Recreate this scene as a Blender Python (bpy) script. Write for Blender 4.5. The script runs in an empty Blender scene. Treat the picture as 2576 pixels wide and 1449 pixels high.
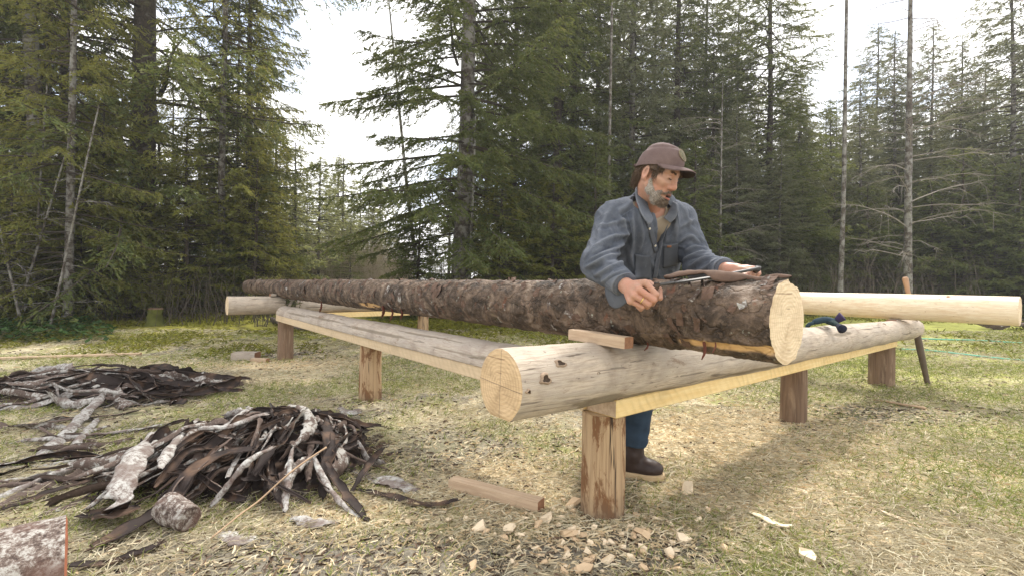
import bpy, math, random
import numpy as np
from mathutils import Matrix, Vector, Quaternion
S = bpy.context.scene
COL = S.collection
# ------------------------------------------------------------------ camera, light, exposure
cam_d = bpy.data.cameras.new("camera"); cam = bpy.data.objects.new("camera", cam_d); COL.objects.link(cam)
S.camera = cam
cam_d.sensor_width = 36.0; cam_d.lens = 36.0*1200/2576
cam_d.shift_y = -12.5/2576; cam_d.clip_start = 0.05; cam_d.clip_end = 600
cam.matrix_world = Matrix.Translation((0, 0, 1.0)) @ Matrix.Rotation(math.radians(90), 4, 'X') @ Matrix.Rotation(0.014, 4, 'Z')
S.view_settings.view_transform = 'Standard'; S.view_settings.look = 'None'
S.view_settings.gamma = 1.0; S.view_settings.exposure = 1.05
S.cycles.max_bounces = 6; S.cycles.diffuse_bounces = 3; S.cycles.glossy_bounces = 2
S.cycles.transmission_bounces = 3; S.cycles.transparent_max_bounces = 4
S.cycles.caustics_reflective = False; S.cycles.caustics_refractive = False
SUN_AZ = Vector((0.38, 0.92)).normalized(); SUN_EL = math.radians(52)
sd = Vector((SUN_AZ.x*math.cos(SUN_EL), SUN_AZ.y*math.cos(SUN_EL), math.sin(SUN_EL)))
sl = bpy.data.lights.new("sun", 'SUN'); sl.energy = 2.7; sl.angle = math.radians(9.0); sl.color = (1.0, 0.955, 0.88)
so = bpy.data.objects.new("sun", sl); COL.objects.link(so); so.rotation_euler = sd.to_track_quat('Z', 'Y').to_euler(); so.location = sd*50
world = bpy.data.worlds.new("World"); S.world = world; world.use_nodes = True
wt = world.node_tree; wt.nodes.clear()
def wn(t): return wt.nodes.new(t)
wo = wn('ShaderNodeOutputWorld'); sky = wn('ShaderNodeTexSky'); sky.sky_type = 'NISHITA'; sky.sun_disc = False
sky.sun_elevation = SUN_EL; sky.sun_rotation = math.atan2(SUN_AZ.x, SUN_AZ.y)
b1 = wn('ShaderNodeBackground'); b1.inputs[1].default_value = 0.13; wt.links.new(sky.outputs[0], b1.inputs[0])
b2 = wn('ShaderNodeBackground'); b2.inputs[0].default_value = (1.0, 0.985, 0.97, 1); b2.inputs[1].default_value = 1.06
tc = wn('ShaderNodeTexCoord'); nz = wn('ShaderNodeTexNoise'); nz.inputs['Scale'].default_value = 3.2; nz.inputs['Detail'].default_value = 6
mp = wn('ShaderNodeMapping'); mp.inputs['Scale'].default_value = (1, 1, 2.2); mp.inputs['Location'].default_value = (0.3, 0.1, 0.4)
wt.links.new(tc.outputs['Generated'], mp.inputs[0]); wt.links.new(mp.outputs[0], nz.inputs['Vector'])
rp = wn('ShaderNodeValToRGB'); rp.color_ramp.elements[0].position = 0.36; rp.color_ramp.elements[0].color = (0.30,)*3+(1,)
rp.color_ramp.elements[1].position = 0.5; rp.color_ramp.elements[1].color = (1,)*4
wt.links.new(nz.outputs[0], rp.inputs[0]); ms = wn('ShaderNodeMixShader')
wt.links.new(rp.outputs[0], ms.inputs[0]); wt.links.new(b1.outputs[0], ms.inputs[1]); wt.links.new(b2.outputs[0], ms.inputs[2])
wt.links.new(ms.outputs[0], wo.inputs[0])

# ------------------------------------------------------------------ numpy helpers
def hsh(i, j, k, s):
    h = (i.astype(np.uint32)*np.uint32(374761393) + j.astype(np.uint32)*np.uint32(668265263) + k.astype(np.uint32)*np.uint32(2147483647) + np.uint32((s*974634777+12345) & 0xffffffff))
    h = (h ^ (h >> np.uint32(13)))*np.uint32(1274126177); h = h ^ (h >> np.uint32(16))
    h = (h ^ (h >> np.uint32(11)))*np.uint32(2246822519); h = h ^ (h >> np.uint32(15))
    return h.astype(np.float32)/4294967295.0
def vn(P, s=0):
    P = np.asarray(P, dtype=np.float64); f = np.floor(P); u = (P-f).astype(np.float32); I = f.astype(np.int64)
    u = u*u*(3-2*u); x, y, z = u[..., 0], u[..., 1], u[..., 2]; i, j, k = I[..., 0], I[..., 1], I[..., 2]
    r = 0
    for a in (0, 1):
        for b in (0, 1):
            for c in (0, 1):
                r = r + hsh(i+a, j+b, k+c, s)*((x if a else 1-x)*(y if b else 1-y)*(z if c else 1-z))
    return r*2-1
def fbm(P, s=0, o=4):
    P = np.asarray(P); r = 0; a = .5
    for q in range(o): r = r+a*vn(P*(2**q)+q*7.3, s+q); a *= .5
    return r
def V3(*a): return np.array(a, dtype=np.float64)
def nrm(v): v = np.asarray(v, dtype=np.float64); return v/(np.linalg.norm(v, axis=-1, keepdims=True)+1e-12)
def sst(a, b, x): t = np.clip((x-a)/(b-a), 0, 1); return t*t*(3-2*t)

# pixel of the photograph (2576 wide) at depth Y -> world point
def W(px, py, Y): return V3(((px-1288)+.014*(py-712))/1200*Y, Y, 1-((py-712)-.014*(px-1288))/1200*Y)
HEAPS = []
def gz(X, Y):
    X = np.asarray(X, dtype=np.float64); Y = np.asarray(Y, dtype=np.float64)
    z = .11*np.tanh(.25*X)*(1-.6*sst(8, 14, Y)) + .13*sst(6.6, 9.5, Y) + .1*sst(10, 40, Y)
    P = np.stack([X, Y, 0*X], -1)
    z = z+.03*fbm(P*.9, 3, 3)*sst(1, 4, Y)+.018*fbm(P*3.1, 5, 3) + .25*sst(8.5, 11, Y)*np.maximum(0, fbm(P*.55, 9, 3))*(X < 0)
    z = z+.05*np.exp(-((X+2.25)**2/.1+(Y-6.9)**2/.05))
    return z
def G(px, py, dz=0.0):
    Y = 1200.0/max(20, (py-712)-.014*(px-1288)); p = None
    for _ in range(12):
        p = W(px, py, Y); zg = float(gz(p[0], p[1]))+dz
        Y = (1-zg)*1200.0/max(12, (py-712)-.014*(px-1288))
    p = W(px, py, Y); p[2] = float(gz(p[0], p[1]))+dz; return p

class MB:
    def __init__(s): s.V = []; s.Q = []; s.T = []; s.n = 0; s.qm = []; s.tm = []; s.att = []
    def add(s, V, Q=None, T=None, m=0, att=None):
        V = np.asarray(V, dtype=np.float64).reshape(-1, 3)
        if Q is not None and len(Q):
            Q = np.asarray(Q, dtype=np.int64)+s.n; s.Q.append(Q); s.qm.append(np.full(len(Q), m) if np.isscalar(m) else np.asarray(m))
        if T is not None and len(T):
            T = np.asarray(T, dtype=np.int64)+s.n; s.T.append(T); s.tm.append(np.full(len(T), m if np.isscalar(m) else 0))
        s.V.append(V); s.n += len(V)
        s.att.append(np.zeros(len(V)) if att is None else np.broadcast_to(np.asarray(att, dtype=np.float64), (len(V),)))
    def build(s, name, mats, parent=None, smooth=True, attname=None):
        me = bpy.data.meshes.new(name)
        V = np.concatenate(s.V); Q = np.concatenate(s.Q) if s.Q else np.zeros((0, 4), int); T = np.concatenate(s.T) if s.T else np.zeros((0, 3), int)
        me.vertices.add(len(V)); me.vertices.foreach_set('co', V.astype(np.float32).ravel())
        nl = Q.size+T.size; me.loops.add(nl)
        me.loops.foreach_set('vertex_index', np.concatenate([Q.ravel(), T.ravel()]).astype(np.int32))
        me.polygons.add(len(Q)+len(T))
        ls = np.concatenate([np.arange(len(Q))*4, Q.size+np.arange(len(T))*3]).astype(np.int32)
        me.polygons.foreach_set('loop_start', ls)
        mi = np.concatenate([np.concatenate(s.qm) if s.qm else np.zeros(0), np.concatenate(s.tm) if s.tm else np.zeros(0)]).astype(np.int32)
        me.polygons.foreach_set('material_index', mi)
        me.polygons.foreach_set('use_smooth', np.full(len(mi), smooth, dtype=bool))
        if attname:
            a = me.attributes.new(attname, 'FLOAT', 'POINT'); a.data.foreach_set('value', np.concatenate(s.att).astype(np.float32))
        me.update(calc_edges=True)
        if not isinstance(mats, (list, tuple)): mats = [mats]
        for m in mats: me.materials.append(m)
        o = bpy.data.objects.new(name, me); COL.objects.link(o)
        if parent: o.parent = parent
        return o
def tag(o, label=None, cat=None, group=None, kind=None):
    if label: o['label'] = label
    if cat: o['category'] = cat
    if group: o['group'] = group
    if kind: o['kind'] = kind
    return o
def empty(name, loc, label, cat, group=None, mat=None):
    o = bpy.data.objects.new(name, None); COL.objects.link(o); o.location = Vector(loc); o.empty_display_size = .1
    if mat is not None: o.matrix_world = mat
    return tag(o, label, cat, group)

def grid_faces(n, m, closed=False):     # n rows of m points
    i = np.arange(n-1)[:, None]; j = np.arange(m if closed else m-1)[None]
    a = i*m+j; b = i*m+(j+1) % m
    return np.stack([a, b, b+m, a+m], -1).reshape(-1, 4)
def frames(P):
    P = np.asarray(P, dtype=np.float64); T = nrm(np.gradient(P, axis=0))
    up = V3(0, 0, 1) if abs(T[:, 2]).mean() < .8 else V3(1, 0, 0)
    A = nrm(np.cross(up, T)); B = np.cross(T, A); return T, A, B
def tube(P, R, seg=8, noise=0, seed=0, nf=8.0, caps=True):
    P = np.asarray(P, dtype=np.float64); n = len(P); R = np.broadcast_to(np.asarray(R, dtype=np.float64), (n,))
    T, A, B = frames(P); th = np.arange(seg)*2*math.pi/seg
    d = A[:, None]*np.cos(th)[None, :, None]+B[:, None]*np.sin(th)[None, :, None]
    V = P[:, None]+d*R[:, None, None]
    if noise:
        V = V+d*(noise*fbm(V*nf, seed, 3))[..., None]
    V = V.reshape(-1, 3); Q = grid_faces(n, seg, True); Tt = []
    if caps:
        V = np.vstack([V, P[:1], P[-1:]]); c0 = n*seg
        for j in range(seg):
            Tt.append((c0, (j+1) % seg, j)); Tt.append((c0+1, (n-1)*seg+j, (n-1)*seg+(j+1) % seg))
    return V, Q, np.array(Tt) if Tt else None
def box(c, sx, sy, sz, R=None, bev=0.0):
    # box with chamfered edges: 24 vertices
    c = np.asarray(c, dtype=np.float64); h = V3(sx, sy, sz)/2; b = bev
    V = []; idx = {}
    for ax in range(3):
        for s in (-1, 1):
            o1, o2 = [a for a in range(3) if a != ax]
            for (p, q) in ((-1, -1), (1, -1), (1, 1), (-1, 1)):
                v = np.zeros(3); v[ax] = s*h[ax]; v[o1] = p*(h[o1]-b); v[o2] = q*(h[o2]-b)
                sg = [0, 0, 0]; sg[ax] = s; sg[o1] = p; sg[o2] = q; idx[(ax,)+tuple(sg)] = len(V); V.append(v)
    Q = []; Tt = []
    for ax in range(3):
        o1, o2 = [a for a in range(3) if a != ax]
        for s in (-1, 1):
            f = []
            for (p, q) in ((-1, -1), (1, -1), (1, 1), (-1, 1)):
                sg = [0, 0, 0]; sg[ax] = s; sg[o1] = p; sg[o2] = q; f.append(idx[(ax,)+tuple(sg)])
            Q.append(f)
    if b > 0:
        for ax in range(3):
            o1, o2 = [a for a in range(3) if a != ax]
            for p in (-1, 1):
                for q in (-1, 1):
                    f = []
                    for s, fa in ((-1, o1), (1, o1), (1, o2), (-1, o2)):
                        sg = [0, 0, 0]; sg[ax] = s; sg[o1] = p; sg[o2] = q; f.append(idx[(fa,)+tuple(sg)])
                    Q.append(f)
        for a in (-1, 1):
            for bb in (-1, 1):
                for cc in (-1, 1): Tt.append([idx[(ax, a, bb, cc)] for ax in range(3)])
    V = np.array(V)
    # orient outward
    def fix(F):
        F = np.array(F)
        for k in range(len(F)):
            p = V[F[k]]; nn = np.cross(p[1]-p[0], p[2]-p[0])
            if np.dot(nn, p.mean(0)) < 0: F[k] = F[k][::-1]
        return F
    Q = fix(Q); Tt = fix(Tt) if Tt else None
    if R is not None: V = V@np.asarray(R).T
    return V+c, Q, Tt
def catmull(P, n):
    P = np.asarray(P, dtype=np.float64)
    if len(P) == 2: return P[0]+(P[1]-P[0])*np.linspace(0, 1, n)[:, None]
    Q = np.vstack([2*P[0]-P[1], P, 2*P[-1]-P[-2]]); m = len(P)-1; out = []
    for t in np.linspace(0, m-1e-9, n):
        i = int(t); u = t-i; a, b, c, d = Q[i:i+4]
        out.append(.5*((2*b)+(-a+c)*u+(2*a-5*b+4*c-d)*u*u+(-a+3*b-3*c+d)*u**3))
    return np.array(out)

# ------------------------------------------------------------------ material helper
class NT:
    def __init__(s, name):
        s.m = bpy.data.materials.new(name); s.m.use_nodes = True; s.t = s.m.node_tree; s.t.nodes.clear()
        s.o = s.n('ShaderNodeOutputMaterial'); s.b = s.n('ShaderNodeBsdfPrincipled'); s.l(s.b.outputs[0], s.o.inputs[0])
        s.b.inputs['Roughness'].default_value = .85; s.b.inputs['Specular IOR Level'].default_value = .25
        s.tc = s.n('ShaderNodeTexCoord')
    def n(s, t): return s.t.nodes.new(t)
    def l(s, a, b): s.t.links.new(a, b)
    def put(s, sock, v):
        if isinstance(v, bpy.types.NodeSocket): s.l(v, sock)
        elif isinstance(v, (tuple, list)) and len(v) == 3 and sock.type == 'RGBA': sock.default_value = tuple(v)+(1,)
        else: sock.default_value = v
    def map(s, sc=(1, 1, 1), v=None, loc=(0, 0, 0), rot=(0, 0, 0)):
        m = s.n('ShaderNodeMapping'); s.l(v or s.tc.outputs['Object'], m.inputs[0]); m.inputs['Scale'].default_value = sc
        m.inputs['Location'].default_value = loc; m.inputs['Rotation'].default_value = rot; return m.outputs[0]
    def noise(s, v=None, sc=5, det=4, rough=.55, dist=0):
        q = s.n('ShaderNodeTexNoise'); s.l(v or s.tc.outputs['Object'], q.inputs['Vector'])
        q.inputs['Scale'].default_value = sc; q.inputs['Detail'].default_value = det; q.inputs['Roughness'].default_value = rough; q.inputs['Distortion'].default_value = dist
        return q.outputs[0]
    def vor(s, v=None, sc=5, feat='F1', out=0):
        q = s.n('ShaderNodeTexVoronoi'); s.l(v or s.tc.outputs['Object'], q.inputs['Vector']); q.inputs['Scale'].default_value = sc; q.feature = feat
        return q.outputs[out]
    def ramp(s, f, st):
        q = s.n('ShaderNodeValToRGB'); s.l(f, q.inputs[0]); e = q.color_ramp.elements
        while len(e) < len(st): e.new(.5)
        for i, (p, c) in enumerate(st):
            e[i].position = p; e[i].color = (tuple(c)+(1,)) if isinstance(c, (tuple, list)) else (c, c, c, 1)
        return q.outputs[0]
    def mix(s, f, a, b, mode='MIX'):
        q = s.n('ShaderNodeMix'); q.data_type = 'RGBA'; q.blend_type = mode; q.clamp_factor = True
        s.put(q.inputs[0], f); s.put(q.inputs[6], a); s.put(q.inputs[7], b); return q.outputs[2]
    def math(s, op, a, b=0.0, clamp=False):
        q = s.n('ShaderNodeMath'); q.operation = op; q.use_clamp = clamp; s.put(q.inputs[0], a); s.put(q.inputs[1], b); return q.outputs[0]
    def sep(s, v=None):
        q = s.n('ShaderNodeSeparateXYZ'); s.l(v or s.tc.outputs['Object'], q.inputs[0]); return q.outputs
    def attr(s, name): q = s.n('ShaderNodeAttribute'); q.attribute_name = name; return q.outputs['Fac']
    def geo(s, o): return s.n('ShaderNodeNewGeometry').outputs[o]
    def rnd(s): return s.n('ShaderNodeObjectInfo').outputs['Random']
    def col(s, v): s.put(s.b.inputs['Base Color'], v)
    def bump(s, h, st=.5, d=.01):
        q = s.n('ShaderNodeBump'); q.inputs['Strength'].default_value = st; q.inputs['Distance'].default_value = d; s.l(h, q.inputs['Height'])
        s.l(q.outputs[0], s.b.inputs['Normal']); return q
    def rough(s, v): s.put(s.b.inputs['Roughness'], v)

def mat_plain(name, c, r=.7, var=.25, sc=20, bump=.2, metal=0):
    k = NT(name); n = k.noise(sc=sc, det=5)
    k.col(k.mix(n, tuple(x*(1-var) for x in c), tuple(min(1, x*(1+var)) for x in c))); k.rough(r); k.b.inputs['Metallic'].default_value = metal
    if bump: k.bump(n, bump, .004)
    return k.m
# peeled weathered log
def mat_peeled(name, base, grey, dark, pat=.5, fresh=False):
    k = NT(name); v = k.map((1.2, 9, 9)); f = k.noise(v, 3, 6, .6, .6)
    fine = k.noise(k.map((4, 60, 60)), 3, 4, .6, .4); pt = k.noise(k.map((1, 1, 1)), 3.5, 5, .6, 1.2)
    c = k.mix(k.ramp(f, [(.35, 0), (.7, 1)]), base, grey)
    c = k.mix(k.ramp(fine, [(.42, .0), (.66, .55)]), c, dark)
    c = k.mix(k.ramp(pt, [(.5, 0), (.68, pat)]), c, tuple(x*.62 for x in dark) if not fresh else dark)
    if not fresh:
        cr_ = k.noise(k.map((1.0, 22, 22)), 2.2, 3, .5, .8); c = k.mix(k.ramp(cr_, [(.63, 0), (.655, .75)]), c, (.10, .075, .055))
        gr_ = k.noise(k.map((.8, 1.4, 1.4)), 2.4, 5, .65, 1.0); c = k.mix(k.ramp(gr_, [(.46, 0), (.62, .55)]), c, grey)
        pm = k.attr('peel'); c = k.mix(k.math('MULTIPLY', pm, .6), c, k.mix(fine, (.05, .04, .025), (.17, .13, .07)))
        bk = k.noise(k.map((2.0, 5, 5), loc=(3, 1, 2)), 2.0, 6, .7, .5); c = k.mix(k.ramp(bk, [(.62, 0), (.68, pat+.2)]), c, (.17, .10, .055))
    sp = k.noise(k.map((14, 40, 40)), 2.0, 3, .6, .5); c = k.mix(k.ramp(sp, [(.66, 0), (.73, .7)]), c, (.09, .06, .04))
    k.col(c); k.rough(.7 if not fresh else .5); k.bump(k.math('ADD', fine, k.math('MULTIPLY', f, 2.0)), .45, .006); return k.m
M = {}
M['log_grey'] = mat_peeled('peeled_weathered_wood', (.56, .465, .36), (.40, .345, .285), (.22, .165, .12), .4)
M['log_half'] = mat_peeled('peeled_grey_wood', (.50, .43, .35), (.40, .35, .30), (.24, .16, .12), .4)
M['log_fresh'] = mat_peeled('fresh_peeled_wood', (.80, .67, .47), (.84, .73, .56), (.56, .35, .18), .22, True)
def mat_end(name, a, b, rings=90.0, cross=False):
    k = NT(name); o = k.sep(); d = k.n('ShaderNodeCombineXYZ'); k.l(o[1], d.inputs[0]); k.l(o[2], d.inputs[1])
    ln = k.n('ShaderNodeVectorMath'); ln.operation = 'LENGTH'; k.l(d.outputs[0], ln.inputs[0])
    w = k.noise(sc=9, det=3); r = k.math('ADD', k.math('MULTIPLY', ln.outputs['Value'], rings*6.28), k.math('MULTIPLY', w, 9.0))
    sr = k.math('SINE', r); f = k.math('MULTIPLY', k.math('ADD', sr, 1.0), .5)
    saw = k.noise(k.map((1, 8, 90), rot=(.35, 0, 0)), 2, 4, .6)
    ws = k.noise(k.map((1, 12, 12)), 3, 5, .7); f = k.math('MULTIPLY', f, ws); c = k.mix(k.math('MULTIPLY', f, 1.0), a, b); c = k.mix(k.ramp(saw, [(.42, 0), (.7, .5)]), c, tuple(x*.62 for x in b))
    sp = k.noise(sc=26, det=4); c = k.mix(k.ramp(sp, [(.6, 0), (.72, .5)]), c, tuple(x*.5 for x in b))
    big = k.noise(sc=7, det=4); c = k.mix(k.ramp(big, [(.48, 0), (.70, .5)]), c, tuple(x*.78 for x in b)); crk = k.noise(k.map((1, 2.5, 34), rot=(.6, 0, 0)), 1.5, 3, .6, .6); c = k.mix(k.ramp(crk, [(.66, 0), (.69, .6)]), c, (.16, .09, .05))
    if cross:
        l1 = k.math('LESS_THAN', k.math('ABSOLUTE', k.math('ADD', o[1], k.math('MULTIPLY', o[2], .03))), .0011)
        l2 = k.math('LESS_THAN', k.math('ABSOLUTE', k.math('ADD', o[2], k.math('MULTIPLY', o[1], -.06))), .0011)
        c = k.mix(k.math('MULTIPLY', k.math('MAXIMUM', l1, l2), .75), c, (.05, .04, .035))
    k.col(c); k.bump(saw, .4, .004); return k.m
M['end_tan'] = mat_end('sawn_end_tan', (.62, .455, .28), (.44, .30, .165), 70, True)
M['end_cream'] = mat_end('sawn_end_cream', (.70, .57, .39), (.54, .39, .235), 70)
M['end_pale'] = mat_end('sawn_end_pale', (.72, .58, .40), (.55, .40, .24), 90)
# bark of the log being peeled
k = NT('spruce_bark'); wv_ = k.n('ShaderNodeVectorMath'); wv_.operation = 'ADD'; nn_ = k.n('ShaderNodeTexNoise'); k.l(k.tc.outputs['Object'], nn_.inputs['Vector']); nn_.inputs['Scale'].default_value = 14; nn_.inputs['Detail'].default_value = 4
wm = k.n('ShaderNodeVectorMath'); wm.operation = 'SCALE'; k.l(nn_.outputs['Color'], wm.inputs[0]); wm.inputs['Scale'].default_value = .11; k.l(k.tc.outputs['Object'], wv_.inputs[0]); k.l(wm.outputs[0], wv_.inputs[1])
sc_ = k.vor(k.map((.62, 1.0, 1.0), v=wv_.outputs[0]), 15, 'DISTANCE_TO_EDGE'); n1 = k.noise(k.map((1, 1, 1)), 7, 6, .65, .8)
n2 = k.noise(sc=45, det=5, rough=.7); n3 = k.noise(k.map((3.4, 1, 1)), 6, 5, .65, 1)
c = k.ramp(n1, [(.32, (.020, .015, .011)), (.46, (.062, .043, .030)), (.57, (.145, .100, .070)), (.72, (.28, .215, .16))])
c = k.mix(k.math('MULTIPLY', k.ramp(sc_, [(.0, .85), (.028, 0)]), k.ramp(k.noise(sc=11, det=3), [(.45, 0), (.6, 1)])), c, (.018, .013, .010))
c = k.mix(k.ramp(n2, [(.52, 0), (.66, .5)]), c, (.21, .15, .11))
zz = k.sep(k.tc.outputs['Normal'])
c = k.mix(k.ramp(n3, [(.60, 0), (.70, .5)]), c, (.27, .215, .165))
lic = k.noise(sc=19, det=6, rough=.7); c = k.mix(k.ramp(lic, [(.64, 0), (.68, .75)]), c, (.40, .42, .35))
red = k.noise(sc=9, det=5, rough=.7, dist=.6); c = k.mix(k.ramp(red, [(.62, 0), (.68, .5)]), c, (.20, .075, .042))
mossn = k.noise(sc=5.5, det=6, rough=.7); c = k.mix(k.ramp(mossn, [(.66, 0), (.72, .6)]), c, (.15, .16, .05))
pl = k.attr('peel'); gr = k.noise(k.map((3, 40, 40)), 3, 4)
c = k.mix(pl, c, k.mix(gr, (.50, .26, .10), (.80, .56, .28)))
k.col(c); k.rough(.7); k.bump(k.math('ADD', k.math('MULTIPLY', n2, .9), k.math('ADD', k.math('MULTIPLY', n3, 1.2), k.ramp(sc_, [(0, 0), (.10, .6)]))), .9, .009); M['bark_log'] = k.m
# standing trunks
def mat_trunk(name, a, b, lich, amt):
    k = NT(name); n = k.noise(k.map((1, 1, .45)), 14, 5, .65, .5); sc2 = k.vor(k.map((1, 1, .5)), 16, 'DISTANCE_TO_EDGE')
    c = k.mix(n, a, b); c = k.mix(k.ramp(sc2, [(0, .8), (.08, 0)]), c, tuple(x*.4 for x in a))
    l = k.noise(sc=6, det=6, rough=.7); c = k.mix(k.ramp(l, [(.6-amt*.25, 0), (.68-amt*.2, .8)]), c, lich)
    ms = k.noise(sc=1.3, det=5, rough=.7); c = k.mix(k.ramp(ms, [(.56, 0), (.66, .5)]), c, (.10, .10, .03))
    k.col(c); k.bump(k.math('ADD', n, sc2), .8, .02); return k.m
M['trunk_dark'] = mat_trunk('dark_spruce_trunk_bark', (.035, .027, .02), (.09, .068, .05), (.13, .12, .1), .25)
M['trunk_grey'] = mat_trunk('grey_lichened_trunk_bark', (.05, .04, .032), (.12, .098, .078), (.25, .24, .215), .6)
M['trunk_pale'] = mat_trunk('pale_bare_trunk_bark', (.08, .068, .055), (.19, .165, .135), (.36, .35, .31), .8)
M['twig'] = mat_plain('bare_twig', (.23, .20, .165), .9, .35, 6, 0)
M['twig_dark'] = mat_plain('limb_bark', (.06, .048, .036), .9, .35, 6, 0)
# posts
k = NT('post_wood'); v = k.map((12, 12, 1.2)); f = k.noise(v, 2.2, 6, .65, .6); s2 = k.noise(k.map((40, 40, 1.2)), 2, 4, .6, .5); pt = k.noise(k.map((2.6, 2.6, .8), loc=(0, 2.1, .35)), 4.2, 6, .72, .8)
c = k.mix(f, (.36, .235, .13), (.52, .38, .23)); c = k.mix(k.ramp(s2, [(.45, 0), (.62, .55)]), c, (.20, .12, .065))
c = k.mix(k.ramp(pt, [(.505, 0), (.57, .9)]), c, k.mix(s2, (.07, .028, .012), (.26, .12, .05)))
cr = k.noise(k.map((16, 16, .9)), 2, 3, .6, .3); c = k.mix(k.ramp(cr, [(.66, 0), (.69, .9)]), c, (.03, .02, .014))
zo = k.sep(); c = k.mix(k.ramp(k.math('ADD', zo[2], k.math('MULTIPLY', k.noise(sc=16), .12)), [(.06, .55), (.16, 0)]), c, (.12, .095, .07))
k.col(c); k.bump(k.math('ADD', s2, f), .6, .008); M['post'] = k.m
k = NT('post_wood_dark'); v = k.map((12, 12, 1.2)); f = k.noise(v, 2.2, 6, .65, .6); s2 = k.noise(k.map((40, 40, 1.2)), 2, 4, .6, .5); pt = k.noise(k.map((1.6, 1.6, .5)), 5, 6, .7, 1.0)
c = k.mix(f, (.15, .095, .06), (.26, .175, .115)); c = k.mix(k.ramp(s2, [(.45, 0), (.62, .6)]), c, (.08, .048, .03))
c = k.mix(k.ramp(pt, [(.53, 0), (.61, .6)]), c, (.33, .24, .16)); k.col(c); k.bump(k.math('ADD', s2, f), .6, .008); M['post_dark'] = k.m
def mat_lumber(name, a, b, saw=True, grain=(1, 14, 14)):
    k = NT(name); g = k.noise(k.map(grain), 4, 5, .6, .5); c = k.mix(k.ramp(g, [(.35, 0), (.68, 1)]), a, b)
    if saw:
        o = k.sep(); cx = k.math('ADD', k.math('MULTIPLY', o[0], 1.0), k.math('MULTIPLY', k.math('POWER', k.math('ADD', o[2], .2), 2.0), 1.6))
        wv = k.math('SINE', k.math('ADD', k.math('MULTIPLY', cx, 110.0), k.math('MULTIPLY', k.noise(sc=5, det=3), 10.0)))
        c = k.mix(k.math('MULTIPLY', k.math('POWER', k.math('ADD', k.math('MULTIPLY', wv, .5), .5), 3.0), k.ramp(k.noise(sc=8, det=3), [(.4, .04), (.65, .4)])), c, tuple(x*.7 for x in a))
        k.bump(wv, .25, .002)
    st = k.noise(sc=5, det=5); c = k.mix(k.ramp(st, [(.55, 0), (.75, .4)]), c, tuple(x*.6 for x in a)); k.col(c); k.rough(.65); return k.m
M['yellow'] = mat_lumber('sawn_yellow_cedar', (.72, .51, .22), (.80, .62, .32))
M['sill_grey'] = mat_lumber('sawn_pale_board', (.55, .42, .27), (.64, .50, .33))
M['lumber'] = mat_lumber('brown_lumber', (.40, .285, .19), (.54, .41, .285), False)
M['lumber_end'] = mat_lumber('lumber_end_grain', (.24, .12, .07), (.34, .18, .105), False)
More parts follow.
